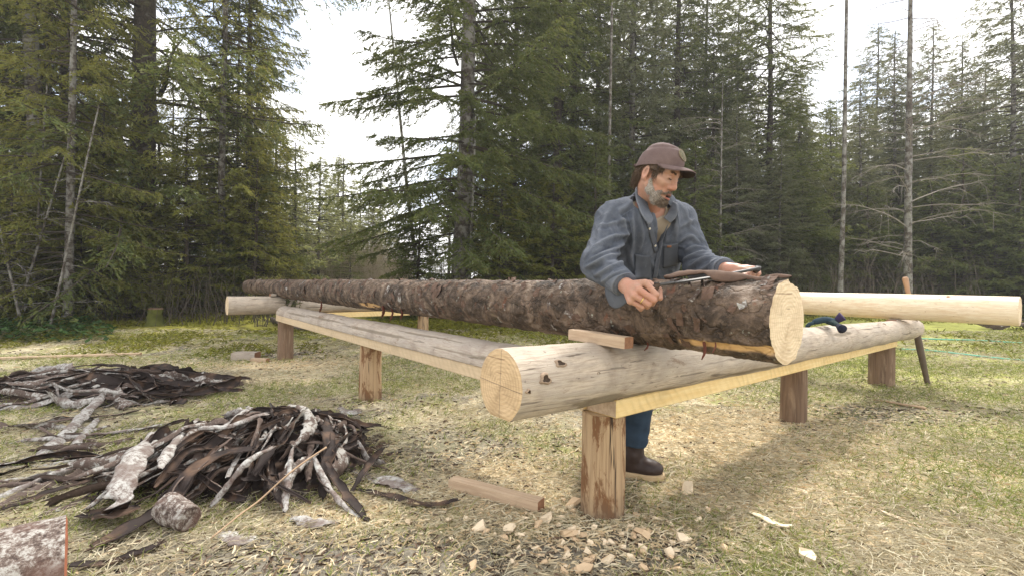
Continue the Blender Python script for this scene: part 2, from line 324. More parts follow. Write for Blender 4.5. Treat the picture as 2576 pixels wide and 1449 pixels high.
# ================================================================== GROUND
O = V3(.414, 1.985, 0); dA = V3(.78, .626, 0); dB = V3(-.626, .78, 0)
def st(s, t, z=0.0): return O+dA*s+dB*t+V3(0, 0, z)
def build_ground():
    # graded sheet reaching the horizon
    a = np.concatenate([np.linspace(.4, 9, 260), 9+np.cumsum(np.linspace(.05, 8, 75))]); ys = a
    n = 241; u = np.linspace(-1, 1, n)
    Yg = np.repeat(ys[:, None], n, 1); Xg = u[None]*(1.35*Yg+1.2)
    Z = gz(Xg, Yg); V = np.stack([Xg, Yg, Z], -1).reshape(-1, 3)
    b = MB(); b.add(V, grid_faces(len(ys), n))
    # apron behind the camera
    xs = np.linspace(-40, 40, 60); yb = np.linspace(-40, .4, 30)
    u2 = np.linspace(-1, 1, 60); Yb = np.repeat(yb[:, None], 60, 1); Xb = np.where(Yb > .39, u2[None]*1.74, u2[None]*(1.74+38*sst(.4, -10, Yb)))
    b.add(np.stack([Xb, Yb, gz(Xb, np.maximum(Yb, .4))], -1).reshape(-1, 3), grid_faces(30, 60))
    k = NT('trodden_ground')
    big = k.noise(sc=1.1, det=5, rough=.6, dist=.4); mid = k.noise(sc=5, det=6, rough=.65, dist=.5); fine = k.noise(sc=60, det=4, rough=.7)
    soil = k.ramp(fine, [(.3, (.105, .092, .075)), (.7, (.25, .225, .185))])
    straw = k.ramp(fine, [(.3, (.34, .285, .18)), (.55, (.56, .49, .335)), (.8, (.72, .66, .49))])
    green = k.ramp(fine, [(.3, (.17, .18, .055)), (.7, (.38, .37, .13))])
    dust = k.ramp(fine, [(.25, (.48, .38, .23)), (.6, (.80, .68, .46))])
    c = k.mix(k.ramp(k.math('ADD', k.math('MULTIPLY', big, .65), k.math('MULTIPLY', mid, .35)), [(.43, 0), (.53, 1)]), soil, straw)
    gm = k.noise(k.map(loc=(5, 3, 0)), 1.6, 6, .65, .6); o = k.sep()
    def blob(cx, cy, rx, ry, w=.55, amp=.5):
        m = k.n('ShaderNodeMapping'); k.l(k.tc.outputs['Object'], m.inputs[0]); m.inputs['Location'].default_value = (-cx/rx, -cy/ry, 0); m.inputs['Scale'].default_value = (1/rx, 1/ry, 0)
        L = k.n('ShaderNodeVectorMath'); L.operation = 'LENGTH'; k.l(m.outputs[0], L.inputs[0])
        q = k.math('ADD', L.outputs['Value'], k.math('MULTIPLY', k.math('SUBTRACT', mid, .5), amp*2.4))
        return k.ramp(q, [(w, 1), (1.15, 0)])
    gmask = k.ramp(gm, [(.46, 0), (.60, .8)])
    far = k.ramp(k.math('MULTIPLY', o[1], .1), [(.55, 0), (.85, 1)])
    c = k.mix(gmask, c, green)
    c = k.mix(k.math('MULTIPLY', blob(-.60, 1.72, 1.15, .34), .95), c, soil)
    c = k.mix(k.math('MULTIPLY', blob(.50, 1.78, .42, .22), .9), c, soil); c = k.mix(k.math('MULTIPLY', blob(-.3, 2.9, .6, .5), .75), c, soil)
    c = k.mix(blob(-3.3, 6.9, .8, .35), c, soil); c = k.mix(k.math('MULTIPLY', blob(2.9, 3.6, 1.0, .4), .7), c, soil)
    for a in ((1.55, 3.0, 1.05, .8), (-2.9, 6.0, 1.2, .5), (-.02, 2.35, .45, .35), (-.75, 2.1, .25, .15), (-3.0, 5.0, 1.6, .35), (1.1, 2.3, .5, .25)):
        c = k.mix(k.math('MULTIPLY', blob(*a), .85), c, dust)
    # moss and duff towards the forest edge
    moss = k.ramp(mid, [(.35, (.05, .04, .022)), (.5, (.16, .15, .035)), (.62, (.30, .28, .05))])
    xf = k.math('ADD', k.math('MULTIPLY', o[1], .1), k.math('MULTIPLY', k.math('SUBTRACT', mid, .5), .3)); c = k.mix(k.ramp(xf, [(.72, 0), (.86, 1)]), c, moss)
    # grassy clearing on the right
    rg = k.math('MULTIPLY', k.ramp(k.math('MULTIPLY', o[0], .1), [(.2, 0), (.42, 1)]), k.ramp(mid, [(.35, .45), (.6, 1)]))
    c = k.mix(k.math('MULTIPLY', rg, k.ramp(k.math('MULTIPLY', o[1], .1), [(.38, 0), (.5, 1)])), c, k.ramp(fine, [(.3, (.22, .24, .05)), (.7, (.46, .46, .15))]))
    k.col(c); k.rough(.95); k.b.inputs['Specular IOR Level'].default_value = .08; k.bump(k.math('ADD', fine, k.math('MULTIPLY', mid, 2)), .7, .012)
    g = b.build('ground', k.m); tag(g, kind='structure')
    return g
build_ground()

rg = np.random.default_rng(7)
def scatter_pts(n, y0, y1, p=1.6, wid=1.14):
    u = rg.random(n); q = 1-p
    Y = (y0**(q+1)+u*(y1**(q+1)-y0**(q+1)))**(1/(q+1)); X = (rg.random(n)*2-1)*(wid*Y+.1); return X, Y
def sawdust_d(X, Y):
    d = 0
    for a in ((1.55, 3.0, 1.15, .9), (-2.9, 6.0, 1.2, .5), (.30, 1.95, .4, .14), (-.02, 2.35, .5, .4), (-.75, 2.1, .3, .2), (.95, 2.1, .6, .3)):
        d = d+np.exp(-((X-a[0])/a[2])**2-((Y-a[1])/a[3])**2)
    return np.clip(d, 0, 1)
def soil_d(X, Y):
    d = 0
    for a in ((-.60, 1.72, .95, .26), (.50, 1.78, .36, .18), (-.3, 2.9, .6, .45), (-3.3, 6.9, .8, .35), (2.9, 3.6, 1.0, .4)):
        d = d+np.exp(-((X-a[0])/a[2])**2-((Y-a[1])/a[3])**2)
    return np.clip(d, 0, 1)
def blades(name, n, L, w, lift, col, label, y0=1.45, y1=9, keep=None, seg=2, curl=0.0, p=1.6, scale_pow=.6):
    X, Y = scatter_pts(n, y0, y1, p)
    if keep is not None:
        m = rg.random(n) < keep(X, Y); X = X[m]; Y = Y[m]
    n = len(X); Z = gz(X, Y)
    sc = np.maximum(1, Y/2)**scale_pow
    l = (L[0]+(L[1]-L[0])*rg.random(n))*np.maximum(1, Y/3)**.3; a = rg.random(n)*2*math.pi; wd = (w[0]+(w[1]-w[0])*rg.random(n))*sc
    el = lift[0]+(lift[1]-lift[0])*rg.random(n); P = np.stack([X, Y, Z+.002+.006*rg.random(n)], -1)
    d = np.stack([np.cos(a)*np.cos(el), np.sin(a)*np.cos(el), np.sin(el)], -1)
    tw = rg.random(n)*math.pi; side0 = np.stack([-np.sin(a), np.cos(a), 0*a], -1); upv = np.cross(d, side0)
    sd_ = side0*np.cos(tw*.6)[:, None]+upv*np.sin(tw*.6)[:, None]
    bend = (rg.random(n)-.5)*2*curl
    rows = []
    for i in range(seg+1):
        t = i/seg
        c = P+d*(l*t)[:, None]+side0*(bend*l*(t*t))[:, None]; c[:, 2] -= (np.sin(el)*l*.45*t*t)
        c[:, 2] = np.maximum(c[:, 2], Z+.001)
        ww = wd*(1-.75*t if lift[1] > .6 else 1-.3*abs(2*t-1)); rows.append(c-sd_*(ww/2)[:, None]); rows.append(c+sd_*(ww/2)[:, None])
    V = np.stack(rows, 1).reshape(-1, 3); base = np.arange(n)[:, None]*(2*(seg+1)); Q = []
    for i in range(seg):
        Q.append(base+np.array([2*i, 2*i+1, 2*i+3, 2*i+2])[None])
    b = MB(); b.add(V, np.concatenate(Q)); o = b.build(name, col); tag(o, label, name.replace('_', ' '), kind='stuff'); return o
def mat_blade(name, cols, trans=.25):
    k = NT(name); r = k.geo('Random Per Island'); n = k.noise(sc=2.0, det=3)
    c = k.ramp(r, [(i/(len(cols)-1), q) for i, q in enumerate(cols)]); c = k.mix(k.math('MULTIPLY', n, .35), c, tuple(x*.6 for x in cols[0]))
    k.col(c); k.rough(.7); k.b.inputs['Specular IOR Level'].default_value = .15
    tr = k.n('ShaderNodeBsdfTranslucent'); k.l(c, tr.inputs[0]); mx = k.n('ShaderNodeMixShader'); mx.inputs[0].default_value = trans
    k.l(k.b.outputs[0], mx.inputs[1]); k.l(tr.outputs[0], mx.inputs[2]); k.l(mx.outputs[0], k.o.inputs[0]); return k.m
M['grass'] = mat_blade('green_grass', [(.12, .16, .035), (.21, .26, .06), (.33, .36, .10), (.45, .43, .16)])
M['straw'] = mat_blade('dry_grass', [(.36, .30, .19), (.58, .515, .355), (.74, .68, .51), (.24, .185, .12)])
M['shav'] = mat_blade('wood_shaving', [(.62, .48, .28), (.80, .68, .46), (.84, .75, .56), (.70, .50, .30)])
M['litter'] = mat_blade('bark_litter', [(.03, .022, .016), (.09, .06, .04), (.15, .09, .06), (.22, .18, .14)], .0)
def gk(X, Y):
    n = fbm(np.stack([X*1.3, Y*1.3, 0*X], -1), 21, 4); return np.clip(.27+n*2.2+.42*sst(1.2, 3.4, X), 0, 1)*(1-.93*soil_d(X, Y))*(1-.6*sawdust_d(X, Y))
def sk(X, Y):
    n = fbm(np.stack([X*1.7, Y*1.7, 0*X], -1), 31, 4); return np.clip(.65+n*1.5, .1, 1)*(1-.9*soil_d(X, Y))
blades('grass', 175000, (.025, .075), (.0022, .0042), (.5, 1.4), M['grass'], 'short green grass growing in patches across the trodden clearing', keep=gk, curl=.25)
blades('dry_grass', 160000, (.03, .09), (.0018, .0036), (.0, .55), M['straw'], 'matted straw-coloured dead grass covering the clearing', keep=sk, curl=.5)
blades('wood_shavings', 130000, (.010, .045), (.003, .008), (.0, .5), M['shav'], 'pale wood shavings and sawdust littering the ground around the posts', keep=lambda X, Y: np.clip(.10+sawdust_d(X, Y)*.95+.12*soil_d(X, Y), 0, 1), curl=.9, y1=8)
blades('bark_litter', 26000, (.012, .04), (.004, .010), (.0, .45), M['litter'], 'dark crumbs of bark and duff scattered over the soil', keep=lambda X, Y: np.clip(.2+.8*soil_d(X, Y)+sum(1.2*np.exp(-((X-a_)**2+(Y-b_)**2)/.03) for a_, b_ in ((.42, 2.0), (2.0, 3.2), (-1.25, 4.05), (3.6, 4.6)))+.8*np.exp(-((X+1.6)/1.5)**2-((Y-2.7)/1.3)**2), 0, 1), curl=.5)
M['moss'] = mat_blade('moss', [(.10, .11, .02), (.20, .20, .03), (.33, .32, .05), (.14, .12, .04)])
blades('moss', 110000, (.03, .10), (.010, .02), (.2, 1.2), M['moss'], 'yellow-green moss and low growth along the shaded forest edge', y0=6.2, y1=13, p=.8, scale_pow=.3,
       keep=lambda X, Y: np.clip(fbm(np.stack([X, Y, 0*X], -1), 41, 4)*2.6+.45, 0, 1)*np.where(X < 1.5, 1, .25)*sst(6.0, 8.0, Y+.15*np.minimum(0, X+7)))

# ================================================================== LOGS
def log_mesh(L, r0, r1, seed, amp=.004, nl=220, na=96, zmin=None, zmax=None, lump=.006, wig=.006, peel=None, scal=0.0):
    x = np.linspace(0, L, nl); th = np.linspace(0, 2*math.pi, na, endpoint=False); X, T = np.meshgrid(x, th, indexing='ij')
    r = r0+(r1-r0)*(X/L); dirs = np.stack([0*X, np.cos(T), np.sin(T)], -1); base = dirs*r[..., None]; base[..., 0] = X
    r = r+lump*fbm(base*V3(2.2, 5, 5), seed, 3)+amp*fbm(base*V3(14, 34, 34), seed+5, 4)
    if scal: r = r+scal*np.abs(fbm(base*V3(26, 26, 26), seed+9, 3))
    cy = wig*vn(np.stack([x*.9, 0*x, 0*x], -1), seed+2)
    V = dirs*r[..., None]; V[..., 0] = X; V[..., 1] += cy[:, None]
    att = np.zeros((nl, na))
    if peel:
        for (px_, pth, lx, lt) in peel:
            dt = (T-pth+math.pi) % (2*math.pi)-math.pi
            q = ((X-px_)/lx)**2+(dt/lt)**2+.9*fbm(base*V3(8, 25, 25), seed+3, 4); m = 1-sst(.75, 1.0, q); att = np.maximum(att, m)
        V[..., 1:] *= (1-att*.035)[..., None]
    if zmin is not None: V[..., 2] = np.maximum(V[..., 2], zmin)
    return V, grid_faces(nl, na, True), att
def make_log(name, label, cat, p0, p1, r0, r1, seed, body, end, bodyname='log_body', group=None, **kw):
    p0 = np.array(p0); p1 = np.array(p1); L = np.linalg.norm(p1-p0); X = nrm(p1-p0); Yv = nrm(np.cross(V3(0, 0, 1), X)); Z = np.cross(X, Yv)
    mw = Matrix(((X[0], Yv[0], Z[0], p0[0]), (X[1], Yv[1], Z[1], p0[1]), (X[2], Yv[2], Z[2], p0[2]), (0, 0, 0, 1)))
    e = empty(name, p0, label, cat, group, mw)
    V, Q, att = log_mesh(L, r0, r1, seed, **kw); b = MB(); b.add(V.reshape(-1, 3), Q, att=att.ravel()); b.build(bodyname, body, e, attname='peel')
    for ring, sgn in ((V[0], -1), (V[-1], 1)):
        c = ring.mean(0); rows = []; ks = np.linspace(.985, 0.0, 14)
        for q in ks:
            w = c+(ring-c)*max(q, .001); w[:, 0] += sgn*.003*(1 if q < .97 else 0)+.0015*fbm(w*40, seed+4, 2); rows.append(w)
        b = MB(); rows = [ring]+rows
        F = grid_faces(len(rows), len(ring), True); b.add(np.concatenate(rows), F if sgn < 0 else F[:, ::-1]); b.build('cut_end', end, e, smooth=False)
    return e, mw, V
def on_log(mw, s, th, r):   # world point on log surface
    return np.array(mw@Vector((s, r*math.cos(th), r*math.sin(th))))

# sill log A (near) and knots
Ap0 = st(-.535, .05, .638); Ap1 = V3(3.995, 4.75, .605)
Ae, Am, AV = make_log('sill_log', 'thick peeled grey-tan log with a ringed sawn end, lying on the bright yellow beam', 'log', Ap0, Ap1, .129, .092, 11, M['log_grey'], M['end_tan'],
    zmin=-.116, amp=.0030, lump=.013, wig=.014, peel=[(.40, math.radians(225), .16, .28), (.62, math.radians(236), .40, .20), (1.7, math.radians(232), .6, .14), (2.9, math.radians(150), .2, .15)])
Bp0 = st(.085, .12, .532); Bp1 = st(.095, 5.72, .532)
Be, Bm, BV = make_log('half_log', 'grey weathered half-round log on a pale board along the left side', 'log', Bp0, Bp1, .125, .118, 12, M['log_half'], M['end_tan'], zmin=-.003, amp=.004, lump=.011, wig=.014, peel=[(2.3, math.radians(30), .7, .10), (.9, math.radians(22), .4, .08), (3.6, math.radians(38), .7, .09), (1.5, math.radians(55), .5, .06), (4.6, math.radians(30), .5, .1)])
Cp0 = st(-.55, 6.0, .647); Cp1 = st(4.7, 6.0, .62)
Ce, Cm, CV = make_log('sill_log', 'silvery peeled log at the far left corner under the thin end of the bark-covered log', 'log', Cp0, Cp1, .128, .095, 13, M['log_grey'], M['end_pale'], zmin=-.12, amp=.0025, lump=.008)
# bark log D
Dp0 = st(.15, -.625, .884); Dp1 = st(.15, 8.55, .868)
De, Dm, DV = make_log('bark_covered_log', 'long reddish-brown log still in its bark, laid across the sill logs under the drawknife', 'log', Dp0, Dp1, .137, .121, 14, M['bark_log'], M['end_cream'], bodyname='bark',
    amp=.009, lump=.007, wig=.01, nl=1500, na=150, scal=.010, peel=[(.13, math.radians(318), .26, .16), (3.28, math.radians(318), .26, .22), (.12, math.radians(97), .22, .12)])
# peeled log E
Ep0 = st(4.1, -.85, .829); Ep1 = st(4.1, 6.6, .829)
Ee, Em, EV = make_log('peeled_log', 'smooth cream freshly peeled log resting across the far end of the right-hand sill log', 'log', Ep0, Ep1, .12, .108, 15, M['log_fresh'], M['end_cream'], amp=.0006, lump=.003, wig=.004)
M['knot'] = mat_plain('dark_knot', (.055, .036, .024), .8, .5, 60, .4); M['knot_ring'] = mat_plain('knot_ring', (.30, .22, .155), .85, .55, 45, .5); M['knot_red'] = mat_plain('reddish_knot', (.36, .15, .06), .6, .3, 60, .3)
def pick(px, py, p0, p1, r0, r1):
    L = np.linalg.norm(p1-p0); ax = (p1-p0)/L
    for Y in np.arange(1.0, 9, .002):
        w = W(px, py, Y); s = np.dot(w-p0, ax)
        if -.05 <= s <= L:
            q = w-p0-ax*s; r = r0+(r1-r0)*s/L
            if np.linalg.norm(q) < r: return w, nrm(q), ax
    return None
def knot(par, mw, px, py, p0, p1, r0, r1, rad, mats, h=.008, asp=1.5):
    rad = rad*1.3
    q = pick(px, py, p0, p1, r0, r1)
    if q is None: return
    w, n, ax = q; c = np.cross(n, ax); th = np.arange(16)*2*math.pi/16; rows = []
    for f, z in ((1.3, -.012), (1.1, .0005), (.9, h*.5), (.72, h*.5), (.6, h*.1), (0.01, h*.2)):
        rr = rad*f*(1+.22*np.sin(3*th+px)+.15*np.sin(2*th+py)+.1*np.sin(5*th+px*py)); rows.append(w+n*z+ax*(np.cos(th)*rr*asp)[:, None]+c*(np.sin(th)*rr)[:, None])
    F = grid_faces(6, 16, True); V = np.concatenate(rows); b = MB(); mi = np.array([0]*48+[1]*32)
    iv = np.array(mw.inverted()); V = V@iv[:3, :3].T+iv[:3, 3]
    b.add(V, F[:, ::-1], m=mi); b.build('knot', mats, par)
kk = [M['knot_ring'], M['knot']]
for (x, y, r) in ((1410, 914, .011), (1373, 953, .012), (1620, 934, .011), (2085, 845, .009), (2225, 815, .008), (1752, 918, .006), (1505, 938, .004), (1560, 1000, .008), (1860, 925, .006), (1990, 872, .006), (2160, 838, .007), (1330, 985, .005)): knot(Ae, Am, x, y, Ap0, Ap1, .129, .092, r, kk)
for (x, y) in ((2075, 752), (2145, 767), (2190, 769), (2328, 780), (2386, 746), (2386, 788), (2445, 777), (2484, 765), (2503, 799), (2114, 773)): knot(Ee, Em, x, y, Ep0, Ep1, .12, .108, .009, [M['knot_red'], M['knot']], .002)

# beams under the logs
def beam(name, label, p0, p1, width, z0, z1, mat, endmat, joints, side):
    # p0->p1 front edge line; body extends to 'side'
    L = np.linalg.norm((p1-p0)[:2]); X = nrm(V3(p1[0]-p0[0], p1[1]-p0[1], 0)); Yv = np.cross(V3(0, 0, 1), X)
    mw = Matrix(((X[0], Yv[0], 0, p0[0]), (X[1], Yv[1], 0, p0[1]), (0, 0, 1, z0), (0, 0, 0, 1)))
    e = empty(name, p0, label, 'beam', None, mw); cuts = [0]+joints+[L]
    for i in range(len(cuts)-1):
        l = cuts[i+1]-cuts[i]-.006; b = MB(); V, Q, T = box((cuts[i]+l/2+.003, side*width/2, (z1-z0)/2), l, width, z1-z0, bev=.004)
        b.add(V, Q, T); o = b.build('board', [mat, endmat], e, smooth=False)
        for p in o.data.polygons:
            if abs(p.normal.x) > .9: p.material_index = 1
    return e
beam('sill_beam', 'bright yellow sawn beam on the round posts under the near log', V3(.434, 1.954, 0), V3(3.67, 4.53, 0), .19, .45, .5255, M['yellow'], M['lumber'], [2.83], 1)
beam('sill_beam', 'pale sawn beam with a butt joint under the grey half-round log', st(-.022, 5.7), st(-.022, .125), .21, .452, .528, M['sill_grey'], M['yellow'], [3.2], 1)
beam('sill_beam', 'short view of yellow beam beneath the far left silvery log', st(.35, 5.9), st(4.5, 5.9), .19, .45, .5255, M['yellow'], M['lumber'], [], 1)

def post(c, r, ztop, label, mat, seed):
    zb = float(gz(c[0], c[1]))-.12; e = empty('post', V3(c[0], c[1], zb+.12), label, 'post', 'round posts under the cabin sill')
    n = 60; z = np.linspace(-.12, ztop-zb-.12-.0005, n); P = np.stack([0*z, 0*z, z], -1); R = r*(1+.05*(1-(z-z[0])/(z[-1]-z[0]))); sg = 72
    th = np.arange(sg)*2*math.pi/sg; d = np.stack([np.cos(th), np.sin(th), 0*th], -1); V = P[:, None]+d[None]*R[:, None, None]
    V = V+d[None]*((.008*fbm(V*V3(9, 9, 1.2)+seed, seed, 4)+.006*fbm(V*V3(38, 38, 1.5), seed+1, 3)-.018*np.maximum(0, fbm(V*V3(22, 22, .8), seed+3, 3)-.25)*4*.5)[..., None])
    b = MB(); b.add(V.reshape(-1, 3), grid_faces(n, sg, True)); b.build('post_shaft', mat, e)
    b = MB(); ring = V[-1]; cc = ring.mean(0); b.add(np.vstack([ring, cc[None]]), None, [(j, (j+1) % sg, sg) for j in range(sg)]); b.build('sawn_top', M['end_tan'], e)
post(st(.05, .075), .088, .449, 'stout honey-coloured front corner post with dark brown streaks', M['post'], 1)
post(st(2.06, .07), .080, .449, 'dark brown middle post under the bright yellow beam', M['post_dark'], 2)
post(st(4.13, .07), .105, .449, 'wide dark brown post at the far right end of the yellow beam', M['post_dark'], 3)
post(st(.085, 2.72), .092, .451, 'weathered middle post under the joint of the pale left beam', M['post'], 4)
post(st(.085, 5.62), .095, .451, 'brown post at the far left corner under the end of the grey half-round log', M['post_dark'], 5)
post(st(2.35, 6.0), .09, .449, 'small distant pale post seen in the gap below the bark-covered log', M['post'], 6)

def lumber(name, label, c, L, w, h, ax, mat=None, roll=0, cat='wood block', endm=None, bev=.003):
    ax = nrm(ax); Yv = nrm(np.cross(V3(0, 0, 1), ax)); Z = np.cross(ax, Yv); R = np.stack([ax, Yv, Z], 1)
    q = Matrix(((R[0, 0], R[0, 1], R[0, 2], c[0]), (R[1, 0], R[1, 1], R[1, 2], c[1]), (R[2, 0], R[2, 1], R[2, 2], c[2]), (0, 0, 0, 1)))@Matrix.Rotation(roll, 4, 'X')
    n = 26; V = []; 
    xs = np.linspace(-L/2, L/2, n); sec = [(-1, -1), (0, -1), (1, -1), (1, 0), (1, 1), (0, 1), (-1, 1), (-1, 0)]
    rs = np.array([[sy*(w/2)*(1 if abs(sy)+abs(sz) < 2 else .97), sz*(h/2)*(1 if abs(sy)+abs(sz) < 2 else .94)] for sy, sz in sec])
    V = np.zeros((n, 8, 3)); V[..., 0] = xs[:, None]; V[..., 1:] = rs[None]; V += .0022*np.stack([fbm(V*22, 5+i, 3) for i in range(3)], -1)
    b = MB(); b.add(V.reshape(-1, 3), grid_faces(n, 8, True)[:, ::-1], m=0)
    b.add(V[0], [(0, 1, 3, 2)] and None, [(0, i, i+1) for i in range(1, 7)], m=1); b.add(V[-1], None, [(0, i+1, i) for i in range(1, 7)], m=1)
    o = b.build(name, [mat or M['lumber'], endm or M['lumber_end']], None, smooth=False); o.matrix_world = q; return tag(o, label, cat)
lumber('wood_block', 'short brown wooden block wedged beside the bark-covered log on the near log', st(-.055, .015, .779), .30, .055, .046, -dB+V3(0, 0, -.02))
lumber('wood_block', 'small grey bark-edged block between the cream log and the sill log', (st(4.05, -.02))+V3(0, -.03, .70), .16, .08, .024, dA, M['log_half'])
lumber('wood_block', 'tiny dark wedge on top of the far left silvery log', st(.0, 5.98, .787), .07, .10, .03, dA, M['log_half'])
a = G(1150, 1232); b_ = G(1345, 1285); lumber('timber_offcut', 'brown squared timber lying on the ground left of the front post', (a+b_)/2+V3(0, .01, .028), .49, .062, .05, b_-a)
a = G(600, 905); lumber('timber_offcut', 'grey split firewood chunk lying in sawdust by the far left post', a+V3(.1, 0, .05), .30, .2, .12, V3(1, .1, 0), M['log_half'])
a = G(650, 912); lumber('timber_offcut', 'small brown wood wedge beside the grey chunk near the far left post', a+V3(.02, 0, .03), .22, .08, .06, V3(1, -.15, 0))
a = G(0, 905); b_ = G(205, 898); lumber('plank', 'long thin pale plank lying in the grass at the left edge', (a+b_)/2+V3(0, 0, .02), 2.2, .09, .03, b_-a, M['lumber'], cat='plank')

# ---- log section bottom left
k = NT('lichen_bark'); n1 = k.noise(sc=38, det=7, rough=.8, dist=.15); n2 = k.noise(sc=8, det=4)
c = k.ramp(n1, [(.40, (.05, .035, .03)), (.49, (.16, .12, .10)), (.56, (.36, .34, .31)), (.80, (.54, .53, .49))]); c = k.mix(k.ramp(n2, [(.5, 0), (.65, .8)]), c, (.12, .065, .05)); k.col(c); k.bump(n1, .6, .006); M['lichen'] = k.m
M['redwood'] = mat_plain('red_inner_bark', (.28, .10, .055), .8, .4, 30, .4)
e0 = V3(-1.262, 1.36, .155); dirn = V3(-.74, -.67, 0)
make_log('log_section', 'short cut log with white lichen on its bark in the bottom left corner', 'log', e0, e0+dirn*.8, .158, .155, 31, M['lichen'], M['redwood'], bodyname='bark', amp=.008, lump=.012, nl=120, na=90)
a = G(440, 1330); make_log('log_chunk', 'stubby lichen-whitened round chunk of log at the front of the bark pile', 'log', a+V3(.08, -.03, .060), a+V3(-.065, .05, .06), .050, .064, 33, M['lichen'], M['lichen'], bodyname='bark', amp=.008, lump=.016, nl=30, na=50)

# ================================================================== BARK PILES
M['b_flake'] = mat_plain('grey_brown_bark_scale', (.115, .072, .052), .85, .55, 25, .3)
k = NT('bark_outer'); n1 = k.noise(sc=30, det=6, rough=.7, dist=.4); n2 = k.noise(sc=6, det=4); r = k.rnd()
lich = k.math('ADD', k.math('ADD', n1, k.math('MULTIPLY', k.math('SUBTRACT', n2, .5), .35)), k.math('MULTIPLY', k.math('SUBTRACT', r, .62), .22)); c = k.mix(n2, (.05, .035, .028), (.16, .115, .095))
c = k.mix(k.ramp(lich, [(.53, 0), (.60, .85)]), c, (.40, .39, .36)); c = k.mix(k.ramp(k.noise(sc=75, det=3), [(.55, 0), (.7, .5)]), c, (.25, .2, .17)); k.col(c); k.rough(.85); k.bump(n1, .6, .005); M['b_out'] = k.m
k = NT('bark_outer_white'); n1 = k.noise(sc=42, det=7, rough=.78, dist=.2)
c = k.ramp(n1, [(.38, (.09, .065, .055)), (.46, (.25, .22, .2)), (.55, (.41, .40, .375)), (.8, (.56, .56, .53))]); c = k.mix(k.ramp(k.noise(sc=7, det=4), [(.5, 0), (.6, .75)]), c, (.13, .09, .075)); k.col(c); k.bump(n1, .6, .005); M['b_white'] = k.m
k = NT('bark_inner'); n1 = k.noise(k.map((1, 1, 1)), 25, 5); c = k.mix(n1, (.014, .010, .009), (.045, .032, .028)); c = k.mix(k.ramp(k.noise(sc=9, det=4), [(.5, 0), (.68, .7)]), c, (.15, .092, .06)); k.col(c); k.rough(.75); k.b.inputs['Specular IOR Level'].default_value = .2; k.bump(n1, .5, .004); M['b_in'] = k.m
def strip_mesh(P, width, curl, flip, seed, thick=.004, nn=34, nc=11, roll=0.0, roll2=0.0, taper=.5, rag=.16):
    """a curled sheet of bark along the curve P. curl = arc in radians; flip=+1 outer side up"""
    P = catmull(P, nn); T, A, B = frames(P); u = np.linspace(0, 1, nn)
    w = width*(1-taper*np.abs(2*u-1)**3)*(1+rag*vn(np.stack([u*9, 0*u+seed, 0*u], -1), seed)); cu = curl*(1+.35*vn(np.stack([u*3.0, 0*u+seed, 0*u+3], -1), seed))
    R = w/np.maximum(cu, .05); v = np.linspace(-1, 1, nc); rl = roll+roll2*u
    al = v[None]*cu[:, None]/2; lat = R[:, None]*np.sin(al); up = R[:, None]*(np.cos(al)-1)*flip+(.3*R*(1-np.cos(cu/2)))[:, None]*flip
    A2 = A*np.cos(rl)[:, None]+B*np.sin(rl)[:, None]; B2 = -A*np.sin(rl)[:, None]+B*np.cos(rl)[:, None]
    V = P[:, None]+A2[:, None]*lat[..., None]+B2[:, None]*up[..., None]
    V = V+(.020*(width/.08)**.6*fbm(V*13, seed, 4))[..., None]*B2[:, None]; ed = .12*width*vn(np.stack([np.repeat(u[:, None]*17, nc, 1), np.sign(v)[None]*4+0*V[..., 0], 0*V[..., 0]+seed], -1), seed)*(np.abs(v)[None]**3)
    V = V+A2[:, None]*(ed*np.sign(v)[None])[..., None]
    V[0] += T[0]*(.25*width*vn(np.stack([v*3, 0*v, 0*v+seed], -1), seed))[:, None]; V[-1] += T[-1]*(.25*width*vn(np.stack([v*3, 0*v+5, 0*v+seed], -1), seed))[:, None]
    N = B2[:, None]*np.cos(al)[..., None]*flip+A2[:, None]*np.sin(al)[..., None]
    Vo = V; Vi = V-N*thick; F = grid_faces(nn, nc); nv = nn*nc
    # F normal direction ~ T x A = B ... orient: outer mesh normal along N
    Fo = F if flip > 0 else F[:, ::-1]; Fi = (F[:, ::-1] if flip > 0 else F)+nv
    e = []
    for i in range(nn-1):
        a = i*nc; e.append((a, a+nc, a+nc+nv, a+nv)); a = i*nc+nc-1; e.append((a+nc, a, a+nv, a+nc+nv))
    for j in range(nc-1):
        e.append((j+1, j, j+nv, j+1+nv)); a = (nn-1)*nc+j; e.append((a, a+1, a+1+nv, a+nv))
    return np.concatenate([Vo.reshape(-1, 3), Vi.reshape(-1, 3)]), np.concatenate([Fo, Fi, np.array(e)]), np.concatenate([np.zeros(len(F)), np.ones(len(F)), np.ones(len(e))]).astype(int)
def bark_strip(P, width, curl, flip, seed, white=False, label=None, group=None, **kw):
    P = np.asarray(P, dtype=float); c = P.mean(0); V, F, mi = strip_mesh(P-c, width, curl, flip, seed, **kw)
    b = MB(); b.add(V, F, m=mi); o = b.build('bark_strip', [M['b_white'] if white else M['b_out'], M['b_in']]); o.location = Vector(c)
    return tag(o, label, 'bark strip', group)
def heap(X, Y): return .245*np.exp(-((X+1.42)/.62)**2-((Y-2.72)/.50)**2)
def heap2(X, Y): return .20*np.exp(-((X+3.85)/.95)**2-((Y-4.5)/.5)**2)
rs = np.random.default_rng(5)
